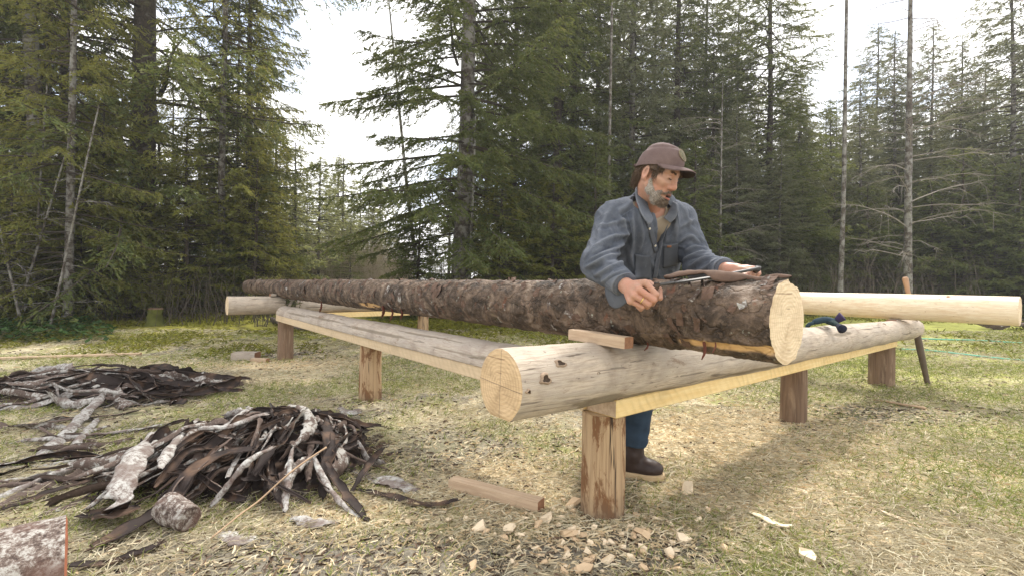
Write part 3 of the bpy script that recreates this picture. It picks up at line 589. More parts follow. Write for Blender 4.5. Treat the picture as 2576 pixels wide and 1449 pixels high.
# heap cores: the buried mass of crumbled bark under the strips
for (hx, hy, rx, ry, hf, lb) in ((-1.42, 2.72, .75, .62, heap, 'dark crumbled bark under the near pile of strips'), (-3.85, 4.5, 1.3, .6, heap2, 'dark crumbled bark under the far pile of strips')):
    n = 70; X, Y = np.meshgrid(np.linspace(hx-2*rx, hx+2*rx, n), np.linspace(hy-2*ry, hy+2*ry, n)); Z = gz(X, Y)+hf(X, Y)*.52-.03+.03*fbm(np.stack([X*9, Y*9, 0*X], -1), 8, 4)*(hf(X, Y) > .01)
    b = MB(); b.add(np.stack([X, Y, Z], -1).reshape(-1, 3), grid_faces(n, n)); o = b.build('bark_crumbs', M['b_in']); tag(o, lb, 'bark crumbs', kind='stuff')
def rand_strip(x, y, ang, L, w, hf, group, label, lift=0):
    n = 5; t = np.linspace(-.5, .5, n); bend = rs.normal(0, .24); dx = np.cos(ang+bend*t*2.4)*t*L; dy = np.sin(ang+bend*t*2.4)*t*L
    X = x+dx; Y = y+dy; Z = gz(X, Y)+hf(X, Y)*(.66+.5*rs.random())+lift+.012; Z = .6*Z+.4*np.linspace(Z[0], Z[-1], n)+rs.normal(0, .018, n)
    Z = np.maximum(Z, gz(X, Y)+.008)
    r = rs.random(); curl = rs.uniform(.8, 4.4) if w < .065 else rs.uniform(.6, 2.8)
    bark_strip(np.stack([X, Y, Z], -1), w, curl, 1 if r < .45 else -1, int(rs.integers(1e6)), white=rs.random() < .12, group=group, label=label, roll=rs.normal(0, .7), roll2=rs.normal(0, 1.6), rag=.30, nn=26, nc=9)
g1 = 'bark strips in the near pile'; l1 = 'curled dark bark strip among the tangle of the near left pile'
for i in range(150):
    a = rs.uniform(0, 2*math.pi); q = rs.random()**.6; x = -1.42+.58*q*math.cos(a); y = 2.68+.50*q*math.sin(a)
    fan = math.atan2(y-3.35, x+1.25); ang = fan+rs.normal(0, .36) if rs.random() < .74 else rs.normal(.1, .9)
    rand_strip(x, y, ang, rs.uniform(.22, .66), rs.uniform(.028, .085), heap, g1, l1, lift=rs.uniform(-.01, .03))
g2 = 'bark strips in the far left pile'; l2 = 'dark bark strip lying flat in the far left pile'
for i in range(86):
    a = rs.uniform(0, 2*math.pi); q = rs.random()**.6; x = -3.85+1.15*q*math.cos(a); y = 4.42+.55*q*math.sin(a)
    rand_strip(x, y, rs.normal(.1, .65), rs.uniform(.45, 1.1), rs.uniform(.045, .12), heap2, g2, l2, lift=rs.uniform(-.01, .03))
g3 = 'loose bark strips between the two piles'; l3 = 'loose flattened bark strip on the dry grass between the two bark piles'
zero = lambda X, Y: 0*X
for i in range(34):
    p = G(rs.uniform(-40, 420), rs.uniform(1040, 1240)); rand_strip(p[0], p[1], rs.normal(.45, .35), rs.uniform(.3, .9), rs.uniform(.03, .08), zero, g3, l3)
# individually placed strips: pixel polyline with height above ground
def ps(pts, width, curl, flip, white, label, **kw):
    P = [G(x, y)+V3(0, 0, h) if h < .05 else None for x, y, h in pts]; Q = []
    for (x, y, h) in pts:
        Yg = None
        p = G(x, y, h); Q.append(p)
    return bark_strip(Q, width, curl, flip, int(abs(pts[0][0]*7+pts[0][1])) % 9999, white=white, label=label, **kw)
ps([(265, 985, .12), (210, 1040, .05), (140, 1110, .03), (95, 1150, .02)], .10, 1.8, 1, True, 'broad white-lichened bark slab slanting down from the far left pile')
ps([(245, 1050, .03), (205, 1095, .03), (165, 1150, .02)], .07, 2.2, 1, True, 'shorter pale bark curl lying just right of the broad white slab')
ps([(262, 948, .10), (330, 945, .13), (375, 937, .13)], .11, 3.6, 1, False, 'dark rolled bark tube lying on top of the far left pile')
ps([(385, 1085, .16), (330, 1160, .18), (300, 1240, .12), (285, 1290, .04)], .115, 1.6, 1, True, 'widest white-patched bark slab draped down the left front of the near pile')
ps([(415, 1075, .17), (365, 1140, .17), (300, 1200, .12)], .05, 2.5, 1, True, 'narrow pale bark strip just above the widest white slab')
ps([(500, 1050, .2), (440, 1110, .2), (400, 1175, .17)], .06, 2.4, 1, True, 'speckled grey bark strip lying steeply near the middle of the near pile')
ps([(640, 1060, .2), (590, 1090, .2), (540, 1140, .18)], .055, 3.0, 1, True, 'white speckled bark curl in the upper middle of the near pile')
ps([(690, 1125, .22), (620, 1160, .2), (570, 1215, .12), (525, 1275, .03)], .06, 3.6, 1, True, 'long pale rolled bark strip running down the front centre of the near pile')
ps([(735, 1130, .2), (725, 1200, .12), (715, 1290, .02)], .045, 3.0, 1, True, 'slim upright pale strip at the front of the near pile beside the thin stick')
ps([(640, 1130, .2), (560, 1140, .2), (480, 1190, .15), (420, 1270, .06), (300, 1345, .02), (220, 1385, .01)], .085, 1.3, -1, False, 'very long black inner-bark strip trailing out to the lower left of the near pile')
ps([(720, 1080, .2), (780, 1085, .19), (850, 1100, .15)], .10, 1.3, -1, False, 'dark curved bark sheet on the upper right of the near pile')
ps([(905, 1090, .05), (830, 1080, .15), (720, 1065, .2), (610, 1040, .2)], .09, 1.2, -1, False, 'dark bark strip arching over the top of the near pile')
ps([(800, 1135, .16), (740, 1190, .12), (715, 1260, .05)], .055, 3.8, 1, False, 'thick brown bark roll standing out at the right front of the near pile')
ps([(820, 1160, .14), (860, 1230, .06), (925, 1310, .01)], .05, 1.6, -1, False, 'dark strip splayed to the lower right at the right front of the near pile')
ps([(790, 1150, .15), (840, 1240, .06), (905, 1300, .01)], .045, 3.0, 1, True, 'pale edged strip splayed beside the dark strip at the right front of the near pile')
ps([(965, 1125, .05), (930, 1170, .07), (885, 1235, .02)], .05, 1.8, -1, False, 'curved black bark strip leaning at the right end of the near pile')
ps([(900, 1230, .01), (1000, 1255, .012), (1080, 1272, .01), (1155, 1258, .03)], .05, 1.5, -1, False, 'thin black bark strip curving along the ground right of the near pile')
ps([(905, 1185, .01), (970, 1205, .015), (1055, 1235, .01)], .11, .6, 1, True, 'flat white-lichened bark piece on the ground right of the near pile')
ps([(150, 1428, .01), (260, 1415, .012), (340, 1390, .015), (410, 1362, .02)], .045, 1.4, -1, False, 'dark narrow strip in the grass beside the lichen-covered log section')
ps([(5, 1285, .01), (110, 1245, .02), (240, 1205, .03)], .05, 1.2, -1, False, 'long dark strip on dry grass left of the near pile')
ps([(90, 1300, .01), (200, 1260, .015), (330, 1215, .03)], .045, 1.8, 1, False, 'brown strip lying parallel below the long dark strip left of the near pile')
ps([(60, 1175, .01), (220, 1160, .015), (400, 1115, .03), (520, 1085, .05)], .05, 1.6, 1, False, 'very long brown strip reaching left out of the near pile')
ps([(222, 1285, .02), (280, 1295, .05), (330, 1270, .04)], .13, 1.0, -1, False, 'wide black curled sheet at the lower left corner of the near pile')
ps([(730, 1300, .01), (790, 1310, .02), (860, 1305, .01)], .07, 1.0, 1, True, 'small white bark scrap at the front right foot of the near pile')
ps([(560, 1340, .01), (600, 1350, .02), (650, 1345, .01)], .08, 1.0, 1, True, 'pale scrap lying at the front foot of the near pile')
ps([(845, 1020, .01), (880, 1035, .02), (905, 1030, .01)], .09, 1.2, 1, True, 'grey bark scrap lying behind the near pile towards the middle post')
ps([(1975, 703, 0), (1975, 703, 0)], .02, 1, 1, False, 'x') if False else None
# stick across the pile
def stick(pts, r0, r1, mat, label, cat='stick', name='stick', seed=0):
    P = catmull([G(x, y, h) for x, y, h in pts], 30); c = P.mean(0); b = MB(); V, Q, T = tube(P-c+.004*np.stack([vn(P*9, seed+i) for i in range(3)], -1), np.linspace(r0, r1, 30), 8, r0*.3, seed); b.add(V, Q, T)
    o = b.build(name, mat); o.location = Vector(c); return tag(o, label, cat)
M['stick'] = mat_plain('pale_stick', (.36, .25, .16), .8, .3, 20, .3)
stick([(820, 1125, .17), (740, 1180, .15), (650, 1260, .07), (530, 1355, .02)], .0052, .0032, M['stick'], 'thin light brown stick lying diagonally over the front of the near bark pile', seed=3)
stick([(2190, 1003, .01), (2260, 1015, .015), (2330, 1027, .01)], .006, .012, M['stick'], 'brown stick on bare soil in front of the far right post', seed=4)
M['pale_peel'] = mat_plain('pale_wood_peel', (.78, .66, .48), .7, .15, 20, .2)
def peel_piece(pts, w, label, mat=None, name='wood_splinter', curl=.5, cat='wood splinter'):
    P = np.array([G(x, y, h) for x, y, h in pts]); c = P.mean(0); V, F, mi = strip_mesh(P-c, w, curl, 1, int(pts[0][0]) % 97, thick=.005, nn=20, nc=5, taper=.85); b = MB(); b.add(V, F); o = b.build(name, mat or M['pale_peel']); o.location = Vector(c); return tag(o, label, cat)
peel_piece([(1858, 1258, .008), (1900, 1290, .01), (1955, 1315, .02), (1993, 1318, .03)], .035, 'long pale wood splinter with a blocky tip on the grass right of the front post')
peel_piece([(2192, 1275, .008), (2260, 1300, .012), (2343, 1330, .008)], .022, 'straight thin whitish splinter lying on the grass at lower right', M['log_fresh'])

# ---- chips
M['chip'] = mat_plain('wood_chip', (.72, .59, .42), .75, .22, 30, .3); M['chip2'] = mat_plain('brown_wood_chip', (.56, .41, .26), .75, .25, 30, .3)
rc = np.random.default_rng(9); protos = []
for i in range(9):
    L = rc.uniform(.018, .036); w = L*rc.uniform(.4, .95); h = rc.uniform(.004, .010); n = int(rc.integers(4, 6)); th = (np.arange(n)+rc.uniform(-.28, .28, n))*2*math.pi/n+math.pi/4
    rd = 1/np.maximum(np.abs(np.cos(th)), np.abs(np.sin(th)))*rc.uniform(.7, 1.25, n); base_ = np.stack([np.cos(th)*rd*L/2, np.sin(th)*rd*w/2, 0*th], -1); sl_ = rc.normal(0, .25, 2)
    top = base_*V3(.86, .86, 1)+np.stack([0*th, 0*th, h*(1+rc.uniform(-.25, .25, n))+base_@V3(sl_[0], sl_[1], 0)], -1); mid_ = (base_+top)/2*V3(1.0, 1.03, 1)+rc.normal(0, .0012, (n, 3))
    V = np.vstack([base_, mid_, top, top.mean(0)[None]+V3(0, 0, .001), base_.mean(0)[None]]); Q = grid_faces(3, n, True); T = [(2*n+q, 2*n+(q+1) % n, 3*n) for q in range(n)]+[((q+1) % n, q, 3*n+1) for q in range(n)]
    b = MB(); b.add(V-V3(0, 0, h/2), Q, T); o = b.build('wood_chip', M['chip'] if i % 3 else M['chip2'], smooth=False); protos.append(o)
used = set()
def chip(p, s, label, group=None):
    k_ = int(rc.integers(9)); o = protos[k_]
    if k_ in used: o = o.copy(); COL.objects.link(o)
    used.add(k_); o.location = Vector(p)+Vector((0, 0, .007*s)); o.rotation_euler = (rc.normal(0, .28), rc.normal(0, .28), rc.uniform(0, 6.3)); o.scale = (s, s, s)
    o['label'] = label; o['category'] = 'wood chip'
    if group: o['group'] = group
for (x, y, s, lb) in ((1440, 1338, 1.4, 'orange-brown wood chip close to the left of the front post foot'), (1440, 1275, 1.5, 'pointed pale chip just off the end of the brown timber'), (1283, 1335, 1.6, 'oblong tan chip right of the timber in the dirt'), (1205, 1335, 1.6, 'pale flat chip nearest the bark pile'), (1612, 1350, 1.7, 'long tan bark-edged chunk right of the front post foot'),
                      (1720, 1362, 1.5, 'broad cream chip with splintered edge right of the front post'), (1426, 1352, 1.8, 'square tan chip in the cluster before the front post'), (1375, 1310, 1.7, 'white splintered chip beyond the cluster before the front post'), (2034, 1410, 2.0, 'single white block-like chip standing in the grass at lower right'), (1470, 1437, 1.5, 'square cream chip at the bottom edge of the picture'), (1729, 1240, 1.6, 'cream chip leaning near the boot toe')):
    chip(G(x, y), s*1.5, lb)
gc = 'pale wood chips around the front post'
for i in range(150):
    x = rc.normal(1480, 170); y = rc.normal(1340, 55)
    if y > 1446 or y < 1180 or (1460 < x < 1600 and 1260 < y < 1325): continue
    chip(G(x, y), rc.uniform(.45, 1.5), 'small pale wood chip on the ground around the front post', gc)
for i in range(60):
    x = rc.uniform(1650, 2560); y = rc.uniform(1000, 1446); chip(G(x, y), rc.uniform(.4, 1.0), 'tiny pale wood chip in the grass to the right of the front post', 'pale wood chips in the right-hand grass')

# ---- peavey pole, gloves, hose, brush
pb = G(2334, 968); pt = W(2276, 697, 4.72); ax = pt-pb
pe = empty('peavey_pole', pb, 'tall wooden pole with a knobbed grip leaning behind the cream peeled log', 'pole')
P = np.array([ax*t for t in np.linspace(-.02, .62, 20)]); V, Q, T = tube(P, np.interp(np.linspace(0, 1, 20), [0, .05, .6, 1], [.012, .022, .030, .026]), 12, .002, 3); b = MB(); b.add(V, Q, T); M['pole_dark'] = mat_plain('dark_worn_wood', (.12, .09, .065), .7, .3, 15, .3); b.build('lower_shaft', M['pole_dark'], pe)
P = np.array([ax*t for t in np.linspace(.615, 1.0, 24)]); V, Q, T = tube(P, np.interp(np.linspace(0, 1, 24), [0, .7, .88, .96, 1], [.025, .02, .026, .027, .015]), 12, .001, 4); b = MB(); b.add(V, Q, T); M['pole_brown'] = mat_plain('brown_handle_wood', (.33, .2, .12), .55, .2, 15, .2); b.build('handle', M['pole_brown'], pe)
M['hose'] = mat_plain('green_hose_plastic', (.16, .46, .33), .5, .1, 5, 0)
for pts, lb in (([(2262, 877), (2340, 881), (2420, 890), (2500, 899), (2640, 912)], 'thin green hose lying across the grass at right, the nearer run'), ([(2290, 850), (2380, 855), (2460, 861), (2540, 866), (2660, 876)], 'thin green hose lying across the grass at right, the farther run')):
    P = catmull([G(x, y, .012) for x, y in pts], 60); c = P.mean(0); V, Q, T = tube(P-c, .011, 8); b = MB(); b.add(V, Q, T); o = b.build('hose', M['hose']); o.location = Vector(c); tag(o, lb, 'hose')
def glove(pts, rr, lb, m1, m2, fing):
    P = catmull(pts, 24); c = P.mean(0); e = empty('work_glove', c, lb, 'glove'); V, Q, T = tube(P[:18]-c, np.interp(np.linspace(0, 1, 18), [0, .15, .6, 1], [rr*.75, rr*1.15, rr*1.1, rr*.8]), 14, .006, 4, 30); V[:, 2] = c[2]*0+V[:, 2]*.8; b = MB(); b.add(V, Q, T)
    d = nrm(P[0]-P[4]); sd2 = nrm(np.cross(d, V3(0, 0, 1)))
    for q in fing:
        s0 = P[1]-c+sd2*q*rr*.8; F = np.array([s0, s0+d*.035+sd2*q*.004, s0+d*.055+V3(0, 0, -.018)]); V, Q, T = tube(catmull(F, 8), [.011, .012, .012, .012, .011, .011, .010, .006], 8); b.add(V, Q, T)
    b.build('palm', m1, e); V, Q, T = tube(P[17:]-c, np.linspace(rr*.8, rr*1.35, 7), 14, .004, 5, 30); b = MB(); b.add(V, Q, T); b.build('cuff', m2, e)
M['g_teal'] = mat_plain('dark_teal_knit', (.030, .052, .068), .9, .3, 90, .4); M['g_navy'] = mat_plain('navy_rib_cuff', (.016, .018, .035), .9, .3, 60, .4); M['g_purple'] = mat_plain('purple_rib_cuff', (.045, .03, .08), .9, .3, 60, .4); M['g_blk'] = mat_plain('black_green_knit', (.015, .03, .03), .9, .3, 60, .4)
glove([W(2046, 812, 3.35), W(2075, 804, 3.3), W(2100, 806, 3.25), W(2120, 795, 3.22)], .024, 'teal work glove with a purple cuff turned up, lying on the right-hand sill log', M['g_teal'], M['g_purple'], (-.9, -.3, .3, .9))
glove([W(2080, 806, 3.36), W(2100, 813, 3.22), W(2119, 827, 3.12)], .022, 'dark work glove with its navy cuff hanging down the side of the right-hand sill log', M['g_blk'], M['g_navy'], (-.5, .5))
g4 = 'bark scraps in the far right brush heap'
for i in range(12):
    p = G(rs.uniform(2490, 2640), rs.uniform(822, 834)); rand_strip(p[0], p[1], rs.normal(0, .6), rs.uniform(.4, 1.0), rs.uniform(.08, .16), lambda X, Y: 0*X+.07, g4, 'bark scrap in the small distant heap at the right edge', lift=rs.uniform(0, .08))
# raised flakes and curled scales all over the bark of the big log
rf = np.random.default_rng(17); fb = MB()
for i in range(500):
    x = 9.1*rf.random()**1.25+.03; th = rf.uniform(-.9, 4.0); L_ = rf.uniform(.018, .055)*(1+.5*(x > 2)); w = L_*rf.uniform(.4, .9); n, m = 5, 4; a = rf.normal(math.pi/2, .6)
    u = np.linspace(-.5, .5, n)[:, None]; v_ = np.linspace(-.5, .5, m)[None]; du = (u*math.cos(a)*L_-v_*math.sin(a)*w); dv = (u*math.sin(a)*L_+v_*math.cos(a)*w); R0 = .137+(.121-.137)*x/9.175
    lift = .003+.016*rf.random()*(u+.5)**2+0*v_+.002*rf.normal(0, 1, (n, m)); tt = th+dv/R0; rr_ = R0+lift; P = np.stack([x+du, rr_*np.cos(tt), rr_*np.sin(tt)], -1); P[..., 1] += .01*vn(np.array([[x*.9, 0, 0]]), 16)[0]
    fb.add(P.reshape(-1, 3), grid_faces(n, m), m=0 if rf.random() < .75 else 1)
o = fb.build('bark_flakes', [M['b_flake'], M['b_out']], De, smooth=False); tag(o, kind='stuff')
# bark rags hanging from the big log and the sprig
M['rag'] = mat_plain('red_bark_rag', (.13, .045, .03), .8, .5, 30, .4)
for (x, y, l, w, lb) in ((1767, 860, .07, .022, 'nearest red-brown rag of bark'), (1624, 866, .035, .02, 'x'), (965, 790, .10, .06, 'x'), (1010, 800, .07, .05, 'x'), (808, 765, .12, .05, 'x'), (1795, 858, .05, .008, 'x'), (985, 795, .1, .04, 'x')):
    q = pick(x, y-8, Dp0, Dp1, .137, .121)
    if q is None: q = pick(x, y-22, Dp0, Dp1, .137, .121)
    if q is None: continue
    w0 = q[0]; P = np.array([w0+V3(0, 0, .01), w0+V3(.01, .0, -l*.5), w0+V3(-.005, -.01, -l)]); V, F, mi = strip_mesh(P, w, 1.5, 1, int(x), nn=12, nc=5, taper=.8); iv = np.array(Dm.inverted()); V = V@iv[:3, :3].T+iv[:3, 3]; b = MB(); b.add(V, F); b.build('bark_rag', M['rag'], De)
# ================================================================== TREES
def mat_foliage(name, cols, trans=.35, var=.35):
    k = NT(name); r = k.geo('Random Per Island'); ob = k.rnd(); n = k.noise(sc=.9, det=3)
    c = k.ramp(r, [(i/(len(cols)-1), q) for i, q in enumerate(cols)])
    c = k.mix(k.ramp(n, [(.42, 0), (.62, .55)]), c, tuple(x*.55 for x in cols[1])); c = k.mix(k.math('MULTIPLY', ob, var), c, tuple(x*.6 for x in cols[0]))
    k.col(c); k.rough(.75); k.b.inputs['Specular IOR Level'].default_value = .2
    tr = k.n('ShaderNodeBsdfTranslucent'); k.l(k.mix(.5, c, (cols[-1][0]*1.5, cols[-1][1]*1.45, cols[-1][2]*.7)), tr.inputs[0]); mx = k.n('ShaderNodeMixShader'); mx.inputs[0].default_value = trans
    k.l(k.b.outputs[0], mx.inputs[1]); k.l(tr.outputs[0], mx.inputs[2]); k.l(mx.outputs[0], k.o.inputs[0]); return k.m
M['fol_dark'] = mat_foliage('dark_spruce_needles', [(.056, .078, .026), (.102, .136, .042), (.162, .20, .060), (.22, .215, .09)])
M['fol_yel'] = mat_foliage('yellow_green_spruce_needles', [(.096, .112, .026), (.17, .196, .042), (.26, .285, .062), (.29, .25, .10)], .42)
M['fol_grey'] = mat_foliage('grey_green_spruce_needles', [(.085, .104, .058), (.145, .168, .092), (.21, .23, .135), (.27, .26, .18)], .38)
def crown(seed, H, Lmax, z0, nb, dens=1.0, qL=(.055, .10), qw=(.016, .026), droop=.35, hang=.3, gap=.25, prof=.75, sy=1.0, low=.75):
    r = np.random.default_rng(seed); z = z0+(H*.985-z0)*(np.arange(nb)+r.random(nb))/nb; f = (z-z0)/(H-z0)
    L = Lmax*(1-f)**prof*(low+(1-low)*sst(0, .15, f))*r.uniform(.55, 1.12, nb)+.12; az = np.arange(nb)*2.399+r.normal(0, .5, nb)
    keep = r.random(nb) > gap*(.3+.7*r.random()); z, L, az, f = z[keep], L[keep], az[keep], f[keep]; nb = len(z)
    a0 = .28*f-.10+r.normal(0, .08, nb); dr = droop*(1-f*.7)*r.uniform(.6, 1.3, nb)
    nt = np.maximum(6, (L/.065*dens)).astype(int); bi = np.repeat(np.arange(nb), nt); n = len(bi); u = r.uniform(.12, 1.0, n)**.8
    def bp(bi, u):
        x = L[bi]*u*(1-.04*u); zz = z[bi]+L[bi]*(a0[bi]*u-dr[bi]*u**1.6+.12*u**3); sw = .06*L[bi]*np.sin(3*u+bi); ca, sa = np.cos(az[bi]), np.sin(az[bi])
        return np.stack([x*ca-sw*sa, x*sa+sw*ca, zz], -1)
    st0 = bp(bi, u); out = np.stack([np.cos(az[bi]), np.sin(az[bi]), -dr[bi]*.6], -1); side = np.stack([-np.sin(az[bi]), np.cos(az[bi]), 0*u], -1)
    s = np.where(r.random(n) < .5, -1, 1); an = r.uniform(.45, 1.15, n); tl = (.30*L[bi]*(1-u)**.7+.10)*r.uniform(.6, 1.25, n)
    td = nrm(out*np.cos(an)[:, None]+side*(s*np.sin(an))[:, None]+np.stack([0*u, 0*u, -hang*r.uniform(.2, 1.4, n)], -1))
    nq = np.maximum(3, (tl/.030*dens)).astype(int); ti = np.repeat(np.arange(n), nq); m = len(ti); v = r.random(m)
    P = st0[ti]+td[ti]*(tl[ti]*v)[:, None]; P[:, 2] -= hang*.5*tl[ti]*v*v; P += r.normal(0, .016, (m, 3))
    d = nrm(td[ti]+r.normal(0, .42, (m, 3))); d[:, 2] -= .1; ql = r.uniform(*qL, m); w = r.uniform(*qw, m); pr = nrm(np.cross(d, r.normal(0, 1, (m, 3))))
    e = d*(ql/2)[:, None]; g = pr*(w/2)[:, None]; V = np.stack([P-e-g*.6, P-e+g*.6, P+e+g, P+e-g], 1).reshape(-1, 3)
    nd = b = MB(); b.add(V, np.arange(m*4).reshape(-1, 4))
    # limbs as thin 4-sided tubes, twigs as slim quads
    lb = MB(); K = 7; uu = np.linspace(0, 1, K); A = np.stack([bp(np.arange(nb), np.full(nb, q)) for q in uu], 1)
    R = (.007+.009*L)[:, None]*(1-.85*uu)[None]; sd2 = np.stack([-np.sin(az), np.cos(az), 0*az], -1)[:, None]; upv = V3(0, 0, 1)[None, None]
    ring = np.stack([A+sd2*R[..., None], A+upv*R[..., None], A-sd2*R[..., None], A-upv*R[..., None]], 2).reshape(-1, 3); bs = (np.arange(nb)*K*4)[:, None, None]+(np.arange(K-1)*4)[None, :, None]
    j = np.arange(4)[None, None]; j2 = (np.arange(4)+1) % 4; j2 = j2[None, None]; Q = np.stack([bs+j, bs+j2, bs+j2+4, bs+j+4], -1).reshape(-1, 4); lb.add(ring, Q)
    sel = r.random(n) < .6; s0, d0, l0 = st0[sel], td[sel], tl[sel]; pp = nrm(np.cross(d0, r.normal(0, 1, d0.shape)))*.004; e0_ = s0+d0*(l0*.9)[:, None]; e0_[:, 2] -= hang*.4*l0
    lb.add(np.stack([s0-pp, s0+pp, e0_+pp*.4, e0_-pp*.4], 1).reshape(-1, 3), np.arange(sel.sum()*4).reshape(-1, 4))
    return nd, lb
def trunk_mb(seed, H, r0, flare=.5, lean=(0, 0), n=60):
    z = np.linspace(-.3, H, n); f = np.clip(z/H, 0, 1); P = np.stack([lean[0]*f*H+.06*vn(np.stack([z*.25, 0*z+seed, 0*z], -1), seed), lean[1]*f*H+.06*vn(np.stack([z*.25, 0*z+seed, 0*z], -1), seed+1), z], -1)
    R = r0*(1-f)**.85+.012+r0*flare*np.exp(-np.maximum(z, 0)/.45); V, Q, T = tube(P, R, 20, r0*.10, seed, 3.0); b = MB(); b.add(V, Q, T); return b
PROT = {}
def proto(kind, seed, H, Lmax, z0, nb, r0, fol, bark, **kw):
    nd, lb = crown(seed, H, Lmax, z0, nb, **kw); tr = trunk_mb(seed, H, r0)
    c = nd.build('crown', M[fol], smooth=False); l = lb.build('limbs', M['twig_dark'], smooth=False); t = tr.build('trunk', M[bark])
    for o in (c, l, t): COL.objects.unlink(o)
    PROT[kind] = (H, r0, t, l, c)
proto('big', 101, 23, 4.6, 2.2, 210, .30, 'fol_dark', 'trunk_dark', droop=.36, hang=.7, gap=.4, dens=.9, prof=.5)
proto('big2', 102, 21, 3.5, 1.4, 270, .17, 'fol_dark', 'trunk_grey', droop=.30, hang=.42, gap=.12, dens=1.3, prof=.42)
proto('dense', 103, 17, 2.9, .8, 290, .15, 'fol_dark', 'trunk_dark', droop=.30, hang=.42, gap=.06, dens=1.05, prof=.6)
proto('grey', 104, 14, 2.5, .8, 290, .11, 'fol_grey', 'trunk_grey', droop=.28, hang=.38, gap=.06, dens=1.1, prof=.68)
proto('open', 105, 16, 2.9, 1.0, 200, .11, 'fol_yel', 'trunk_grey', droop=.30, hang=.5, gap=.3, dens=.85, prof=.5)
proto('young', 106, 4.2, 1.35, .15, 120, .045, 'fol_yel', 'trunk_dark', droop=.12, hang=.2, gap=.05, dens=1.15, prof=.85, low=.95)
proto('young_dark', 107, 4.8, 1.5, .15, 130, .05, 'fol_dark', 'trunk_dark', droop=.18, hang=.3, gap=.05, dens=1.15, prof=.8, low=.95)
M['fol_pale'] = mat_foliage('pale_backlit_needles', [(.12, .145, .07), (.19, .22, .11), (.28, .31, .17), (.34, .34, .22)], .5)  # lighter needle colour stands in for sunlight on the gap spruces
proto('young_pale', 109, 4.6, 1.5, .15, 120, .04, 'fol_pale', 'trunk_grey', droop=.12, hang=.25, gap=.1, dens=1.0, prof=.8, low=.95)
proto('slim', 108, 13, 1.45, .6, 230, .10, 'fol_grey', 'trunk_dark', droop=.2, hang=.25, gap=.1, prof=.75)
rt = np.random.default_rng(77)
def tree(kind, px, Y, H, label, group=None, name='spruce_tree', tw=1.0, wide=1.0, lean=0.0, fol=None):
    H0, r0, t, l, c = PROT[kind]; p = W(px, 712, Y); X = p[0]; s = H/H0
    e = empty(name, (X, Y, float(gz(X, Y))-.03), label, 'spruce tree', group); r3 = (px*.7137+Y*1.93) % 6.28; e.rotation_euler = (0, lean, r3 if lean == 0 else 0)
    for src in (t, l, c):
        o = src.copy(); COL.objects.link(o); o.parent = e; w = tw if src is t else wide; o.scale = (s*w, s*w, s)
        if lean and src is not t: o.rotation_euler = (0, 0, r3)
    return e
# --- left group
tree('big', 352, 12.4, 24, 'huge dark-trunked spruce, the thickest trunk, standing left of the far silvery log', tw=1.0, wide=1.22)
tree('open', 72, 10.6, 15, 'spruce with a mottled grey trunk, thickest of those at the left edge', tw=1.7)
tree('open', 108, 11.6, 15, 'dark slender spruce just right of the mottled one at the left edge', tw=1.1)
tree('big2', 152, 12.2, 18, 'spruce between the mottled left-edge tree and the huge dark trunk, nearer the left', tw=.8)
tree('open', 178, 9.6, 12, 'yellow-green spruce with a grey lichened stem in front of the left-edge group', tw=.9, wide=1.05)
tree('open', 555, 12.0, 15.5, 'slender spruce with open boughs right of the huge dark trunk', tw=.8, wide=.95)
tree('dense', 622, 13.0, 14.0, 'second slender spruce right of the huge dark trunk', tw=.7, wide=.85)
tree('open', 592, 14.5, 13, 'thin-stemmed spruce between the two slender ones right of the huge trunk', tw=.6, wide=.8)
tree('young', 250, 10.4, 4.8, 'bushy young yellow-green spruce left of the huge dark trunk')
tree('young', 470, 11.6, 4.6, 'bushy young spruce just right of the huge dark trunk')
tree('young', 640, 12.0, 4.4, 'young spruce standing behind the far left end of the bark-covered log')
tree('young_pale', 740, 15.0, 5.2, 'young green spruce at the left side of the pale gap in the forest')
tree('young_pale', 800, 18.0, 5.6, 'pale young spruce in the middle of the gap in the forest', wide=1.1)
tree('young_pale', 860, 21.0, 6.4, 'sunlit young spruce at the right side of the gap in the forest', wide=1.1)
tree('young', 25, 9.4, 3.2, 'low young spruce at the very left edge of the picture')
tree('young_dark', 330, 11.2, 2.6, 'low dark young spruce crouched before the huge dark trunk')
tree('young_dark', 560, 11.9, 2.4, 'low dark young spruce behind the end of the silvery far log')
gl = 'spruces deep in the left wood'
for px, Y, H, kd in ((-120, 11, 16, 'open'), (-40, 13, 17, 'dense'), (215, 15, 7.5, 'open'), (300, 17, 9, 'dense'), (430, 16, 8.5, 'open'), (500, 19, 10, 'dense'), (380, 21, 10, 'dense'), (560, 22, 10.5, 'dense'), (640, 18, 10.5, 'open'), (690, 19, 7.5, 'young'), (250, 22, 11, 'dense'), (700, 25, 9, 'slim')):
    tree(kd, px, Y, H, 'one of the shadowed spruces deep inside the left wood', gl, wide=1.0)
for px, Y, H in ((70, 9.9, 2.8), (130, 10.4, 3.4), (200, 10.2, 2.4), (290, 10.9, 3.0), (420, 12.0, 3.2), (520, 12.6, 3.4), (690, 13.0, 3.0), (-60, 9.4, 3.6), (610, 13.4, 3.8)):
    tree('young' if px % 20 else 'young_dark', px, Y, H, 'one of the low young spruces fringing the left wood', 'low young spruces fringing the left wood', wide=1.15)
for px, Y, H in ((770, 22, 4.6), (825, 25, 5.6), (880, 17.5, 3.2), (905, 26, 6.4), (935, 20, 4.2), (955, 27, 6.5), (715, 20, 5.2), (845, 30, 7.4)):
    tree('young_pale', px, Y, H, 'one of the pale young spruces filling the bottom of the gap', 'pale young spruces in the gap', wide=1.25)
